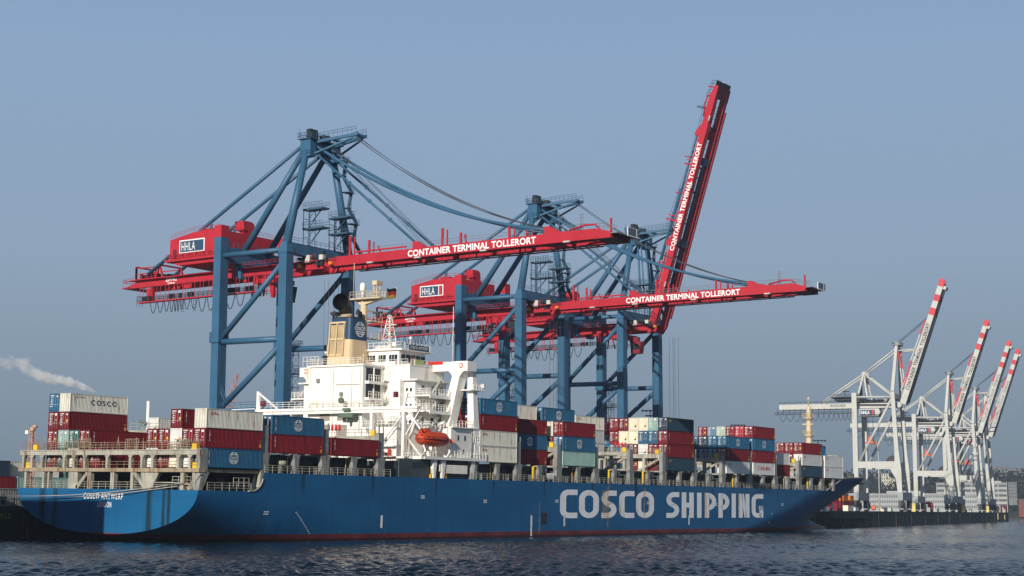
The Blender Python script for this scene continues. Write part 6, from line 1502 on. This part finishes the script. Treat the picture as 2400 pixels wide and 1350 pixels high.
for px, y, dd, lb in ((2092, 1082, 1880, 'dark domed roof rising above the trees by the second white crane'), (2213, 1106, 1860, 'dark domed roof above the tall office block')):
    p = pix(px, y, dd); t = thing('domed_building', (p.x, p.y, p.z - 8), lb, 'building', 'domed buildings'); ORG[t.name] = (0, 0, 0)
    m = MB(); m.lathe((0, 0, 0), [(7, 0), (7, 7)], 14); m.build('drum', WG, t); m = MB(); m.lathe((0, 0, 7), [(7.3, 0), (7.2, 1.5), (6.3, 4), (4.5, 6), (2, 7.4), (.4, 7.8), (.2, 10)], 14); m.build('dome', mat('dome_dark', (.07, .045, .045), .7), t)

# ================================================================ behind the ship
t = thing('signal_mast', tuple(pix(340, 1180, 420)), 'thin white tower with crossarms rising behind the stern containers', 'mast'); ORG[t.name] = (0, 0, 0)
z0 = pix(340, 1180, 420).z; Zp = lambda y: pix(340, y, 420).z - z0
m = MB(); m.path([(0, 0, 0), (0, 0, Zp(940))], .42, 10); m.build('pole', SHW, t)
m = MB(); m.box(-2.6, 2.2, -.3, .3, Zp(994), Zp(992)); m.beam((-3.4, 0, Zp(992)), (2.8, 0, Zp(990)), .15); m.beam((-2.8, 0, Zp(1002)), (2.8, 0, Zp(988)), .15); m.beam((2.6, 0, Zp(1002)), (-2.6, 0, Zp(988)), .15); m.lattice((0, 0, Zp(1020)), (0, 0, Zp(990)), 2.6, 1.2, .09, 1.0); m.rail([(-3.5, 0, Zp(996)), (3, 0, Zp(996))], 1.0, .8, .06); m.build('crossarms', CRG, t)
t = thing('jib_crane', tuple(pix(530, 1100, 700)), 'faint pinkish lattice crane far behind the biggest blue crane', 'crane'); ORG[t.name] = (0, 0, 0); z0 = pix(530, 1100, 700).z; Zp = lambda y: pix(540, y, 700).z - z0
XD = Vector((RIGHT.x, RIGHT.y, 0)); LC = mat('lattice_pink', (.42, .20, .16), .6)
m = MB(); m.lattice((0, 0, 0), (0, 0, Zp(960)), 3.0, 2.6, .18, 3); m.build('tower', LC, t); m = MB(); m.lattice(XD * .2 + Vector((0, 0, Zp(962))), XD * 3.8 + Vector((0, 0, Zp(876))), 2.4, .9, .14, 1.8); m.path([XD * 3.9 + Vector((0, 0, Zp(876))), XD * 4.0 + Vector((0, 0, Zp(915)))], .08, 4); m.build('jib', LC, t)
t = thing('floodlight_mast', tuple(pix(69, 1180, 293)), 'orange mast with a lamp cluster at the left beside the stern', 'mast'); ORG[t.name] = (0, 0, 0); z0 = pix(69, 1180, 293).z; Zp = lambda y: pix(69, y, 293).z - z0
m = MB(); m.lattice((0, 0, 0), (0, 0, Zp(1010)), .95, .7, .10, 1.1); m.path([(0, 0, 0), (0, 0, Zp(1008))], .2, 6); m.build('mast', mat('mast_pink', (.40, .22, .17), .6), t)
m = MB(); m.lathe((0, 0, Zp(1012)), [(.2, 0), (.5, .3), (.4, .7), (.2, .9)], 8); m.lathe(XD * .4 + Vector((0, 0, Zp(1003))), [(.4, 0), (.42, .5)], 8); m.build('lamp_cluster', mat('mast_peach', (.50, .31, .20), .5), t)
m = MB(); c = XD * -.75; m.box(c.x - .35, c.x + .35, c.y - .35, c.y + .35, Zp(1017), Zp(1009)); m.build('white_box', SHW, t)
for px, y, d, lb in ((1524, 962, 470, 'thin dark floodlight mast between the second and third blue cranes'), (1730, 996, 560, 'dark lamp bar just above the foredeck containers'), (1917, 1032, 520, 'thin T-shaped lamp mast right of the yellow foremast')):
    p = pix(px, y, d); t = thing('lamp_mast', (p.x, p.y, QZ), lb, 'mast', 'floodlight masts on the terminal'); ORG[t.name] = (0, 0, 0); h = p.z - QZ
    m = MB(); m.path([(0, 0, 0), (0, 0, h)], .22, 8, .14); m.build('pole', DARK, t)
    m = MB()
    for zz, w_ in ((h, 2.2), (h - 1.4, 1.1)): a = XD * w_; m.beam((-a.x, -a.y, zz), (a.x, a.y, zz), .22); [m.box(a.x * q - .25, a.x * q + .25, a.y * q - .25, a.y * q + .25, zz - .35, zz + .1) for q in (-1, -.5, 0, .5, 1)]
    m.build('lamp_bar', DARK, t)
# stern quay: grey end panel with crest and berth number
t = thing('quay_cabin', (166, 215.2, QZ), 'grey steel panel with a dark crest at the quay edge left of the stern', 'panel'); ORG[t.name] = (0, 0, 0)
m = MB(); m.box(-30, 10.6, -.1, 1.6, 0, 2.9); [m.box(-30 + k * .5, -29.95 + k * .5, -.14, -.1, .1, 2.8) for k in range(81)]; m.build('panel', mat('panel_grey', (.24, .25, .25), .6, var=.1, streak=(.12, .12, .12), strk=.4), t)
m = MB(); m.box(-30, 10.7, -.2, 1.7, -.25, 0); m.box(-30, 10.7, -.2, 1.7, 2.9, 3.05); m.build('frame', CRG, t)
m = MB()
cz, cxx = 1.1, 7.0
m.prism([(cxx - .42, -.12, cz + .1), (cxx + .42, -.12, cz + .1), (cxx + .42, -.12, cz - .35), (cxx, -.12, cz - .75), (cxx - .42, -.12, cz - .35)], (0, -.04, 0))
for q in (-.42, 0, .42): m.box(cxx + q - .13, cxx + q + .13, -.16, -.12, cz + .45, cz + (.75 if q else 1.0))
m.box(cxx - .6, cxx + .6, -.16, -.12, cz + .28, cz + .42); m.build('crest', DARK, t); m = MB(); m.box(9.0, 9.15, -.16, -.12, .5, 1.6); m.build('crest', DARK, t)
# steam drifting from an unseen stack
pa, pb = pix(227, 919, 900), pix(-16, 836, 900); ln = (pb - pa).length
ax = (pb - pa).normalized(); ay = ax.cross(Vector((0, 0, 1))).normalized(); az = ax.cross(ay) * -1
sm = MB(); sm.hexa([(0, -.7, -.7), (0, .7, -.7), (0, .7, .7), (0, -.7, .7)], [(ln, -10, -10), (ln, 10, -10), (ln, 10, 10), (ln, -10, 10)])
vm = bpy.data.materials.new('steam'); vm.use_nodes = True; N = vm.node_tree.nodes; L = vm.node_tree.links; N.clear()
def nd(t, **k):
    x = N.new(t)
    for a_, v in k.items(): setattr(x, a_, v)
    return x
def mt(op, a_, b_=None):
    x = nd('ShaderNodeMath', operation=op)
    for i, v in enumerate((a_, b_)):
        if v is None: continue
        if isinstance(v, (int, float)): x.inputs[i].default_value = v
        else: L.new(v, x.inputs[i])
    return x.outputs[0]
tc = nd('ShaderNodeTexCoord'); sp = nd('ShaderNodeSeparateXYZ'); L.new(tc.outputs['Object'], sp.inputs[0])
wz = nd('ShaderNodeTexNoise'); wz.inputs['Scale'].default_value = .055; wz.inputs['Detail'].default_value = 1; L.new(tc.outputs['Object'], wz.inputs['Vector'])
zz = mt('ADD', sp.outputs[2], mt('MULTIPLY', mt('SUBTRACT', wz.outputs['Fac'], .5), mt('MULTIPLY', sp.outputs[0], .22)))
rad = mt('SQRT', mt('ADD', mt('POWER', sp.outputs[1], 2), mt('POWER', zz, 2)))
rmax = mt('ADD', mt('MULTIPLY', mt('POWER', sp.outputs[0], .62), .47), .25)
rn = mt('DIVIDE', rad, rmax)
nz = nd('ShaderNodeTexNoise'); nz.inputs['Scale'].default_value = .21; nz.inputs['Detail'].default_value = 4; nz.inputs['Roughness'].default_value = .55; L.new(tc.outputs['Object'], nz.inputs['Vector'])
val = mt('ADD', mt('MULTIPLY', nz.outputs['Fac'], 1.5), mt('MULTIPLY', mt('SUBTRACT', 1.0, rn), .62))
val = mt('SUBTRACT', val, mt('MULTIPLY', mt('POWER', mt('DIVIDE', sp.outputs[0], ln), 4), .45))
mr = nd('ShaderNodeMapRange', interpolation_type='SMOOTHSTEP'); mr.inputs[1].default_value = .74; mr.inputs[2].default_value = 1.05; mr.inputs[4].default_value = .65; L.new(val, mr.inputs[0])
pv = nd('ShaderNodeVolumePrincipled'); pv.inputs['Color'].default_value = (1, 1, 1, 1); pv.inputs['Anisotropy'].default_value = .0; L.new(mr.outputs[0], pv.inputs['Density'])
ou = nd('ShaderNodeOutputMaterial'); L.new(pv.outputs[0], ou.inputs['Volume'])
so_ = sm.build('steam_plume', vm); M4 = Matrix((ax, ay, az)).transposed().to_4x4(); M4.translation = pa; so_.matrix_world = M4
tag(so_, 'white steam drifting left above the stern containers', 'steam', kind='stuff')
# an unseen vessel added astern, shaped to throw shade over the transom's port half
mv = thing('added_shade_ship', (100, 194, 0), 'unseen dark blue ship added astern to shade the transom', 'ship')
m = MB(); sec = []
for x, w_, zt, zb in ((40, .3, 13, 5), (52, 6, 12, -2), (66, 11.2, 10.5, -2), (90, 12, 9, -2), (126, 12, 9, -2), (138, 11.6, 9, .6)):
    sec.append([(x, 194 - w_, zt), (x, 194 - w_ * .96, zb + 1.5), (x, 194 - w_ * .6, zb), (x, 194 + w_ * .6, zb), (x, 194 + w_ * .96, zb + 1.5), (x, 194 + w_, zt)])
for a, b in zip(sec, sec[1:]):
    for k in range(5): m.face([a[k], a[k + 1], b[k + 1], b[k]], True)
    m.face([a[5], a[0], b[0], b[5]])
m.face(sec[0]); m.face(sec[-1]); m.build('hull', CC['navy'], mv)
m = MB(); m.box(119, 133, 182.6, 205.6, 9, 21.9); m.box(118.5, 133.5, 182.2, 206.2, 21.9, 22.3); dh = m.build('deckhouse', FUN, mv)
for z in (11, 13.9, 16.8, 19.5):
    m = MB(); [m.box(133.0, 133.06, y, y + 1.0, z, z + 1.0) for y in range(184, 205, 3)]; m.build('window_row', GLASS, dh)
m = MB(); m.hexa([(110, 190, 9), (116, 190, 9), (116, 198, 9), (110, 198, 9)], [(111, 191, 27), (115, 191, 27), (115, 197, 27), (111, 197, 27)]); m.build('funnel', FUNB, mv)
for x in (74, 88, 102): m = MB(); m.box(x, x + 12.2, 183, 205, 9.0, 13.6); m.build('hatch', HATCH, mv)
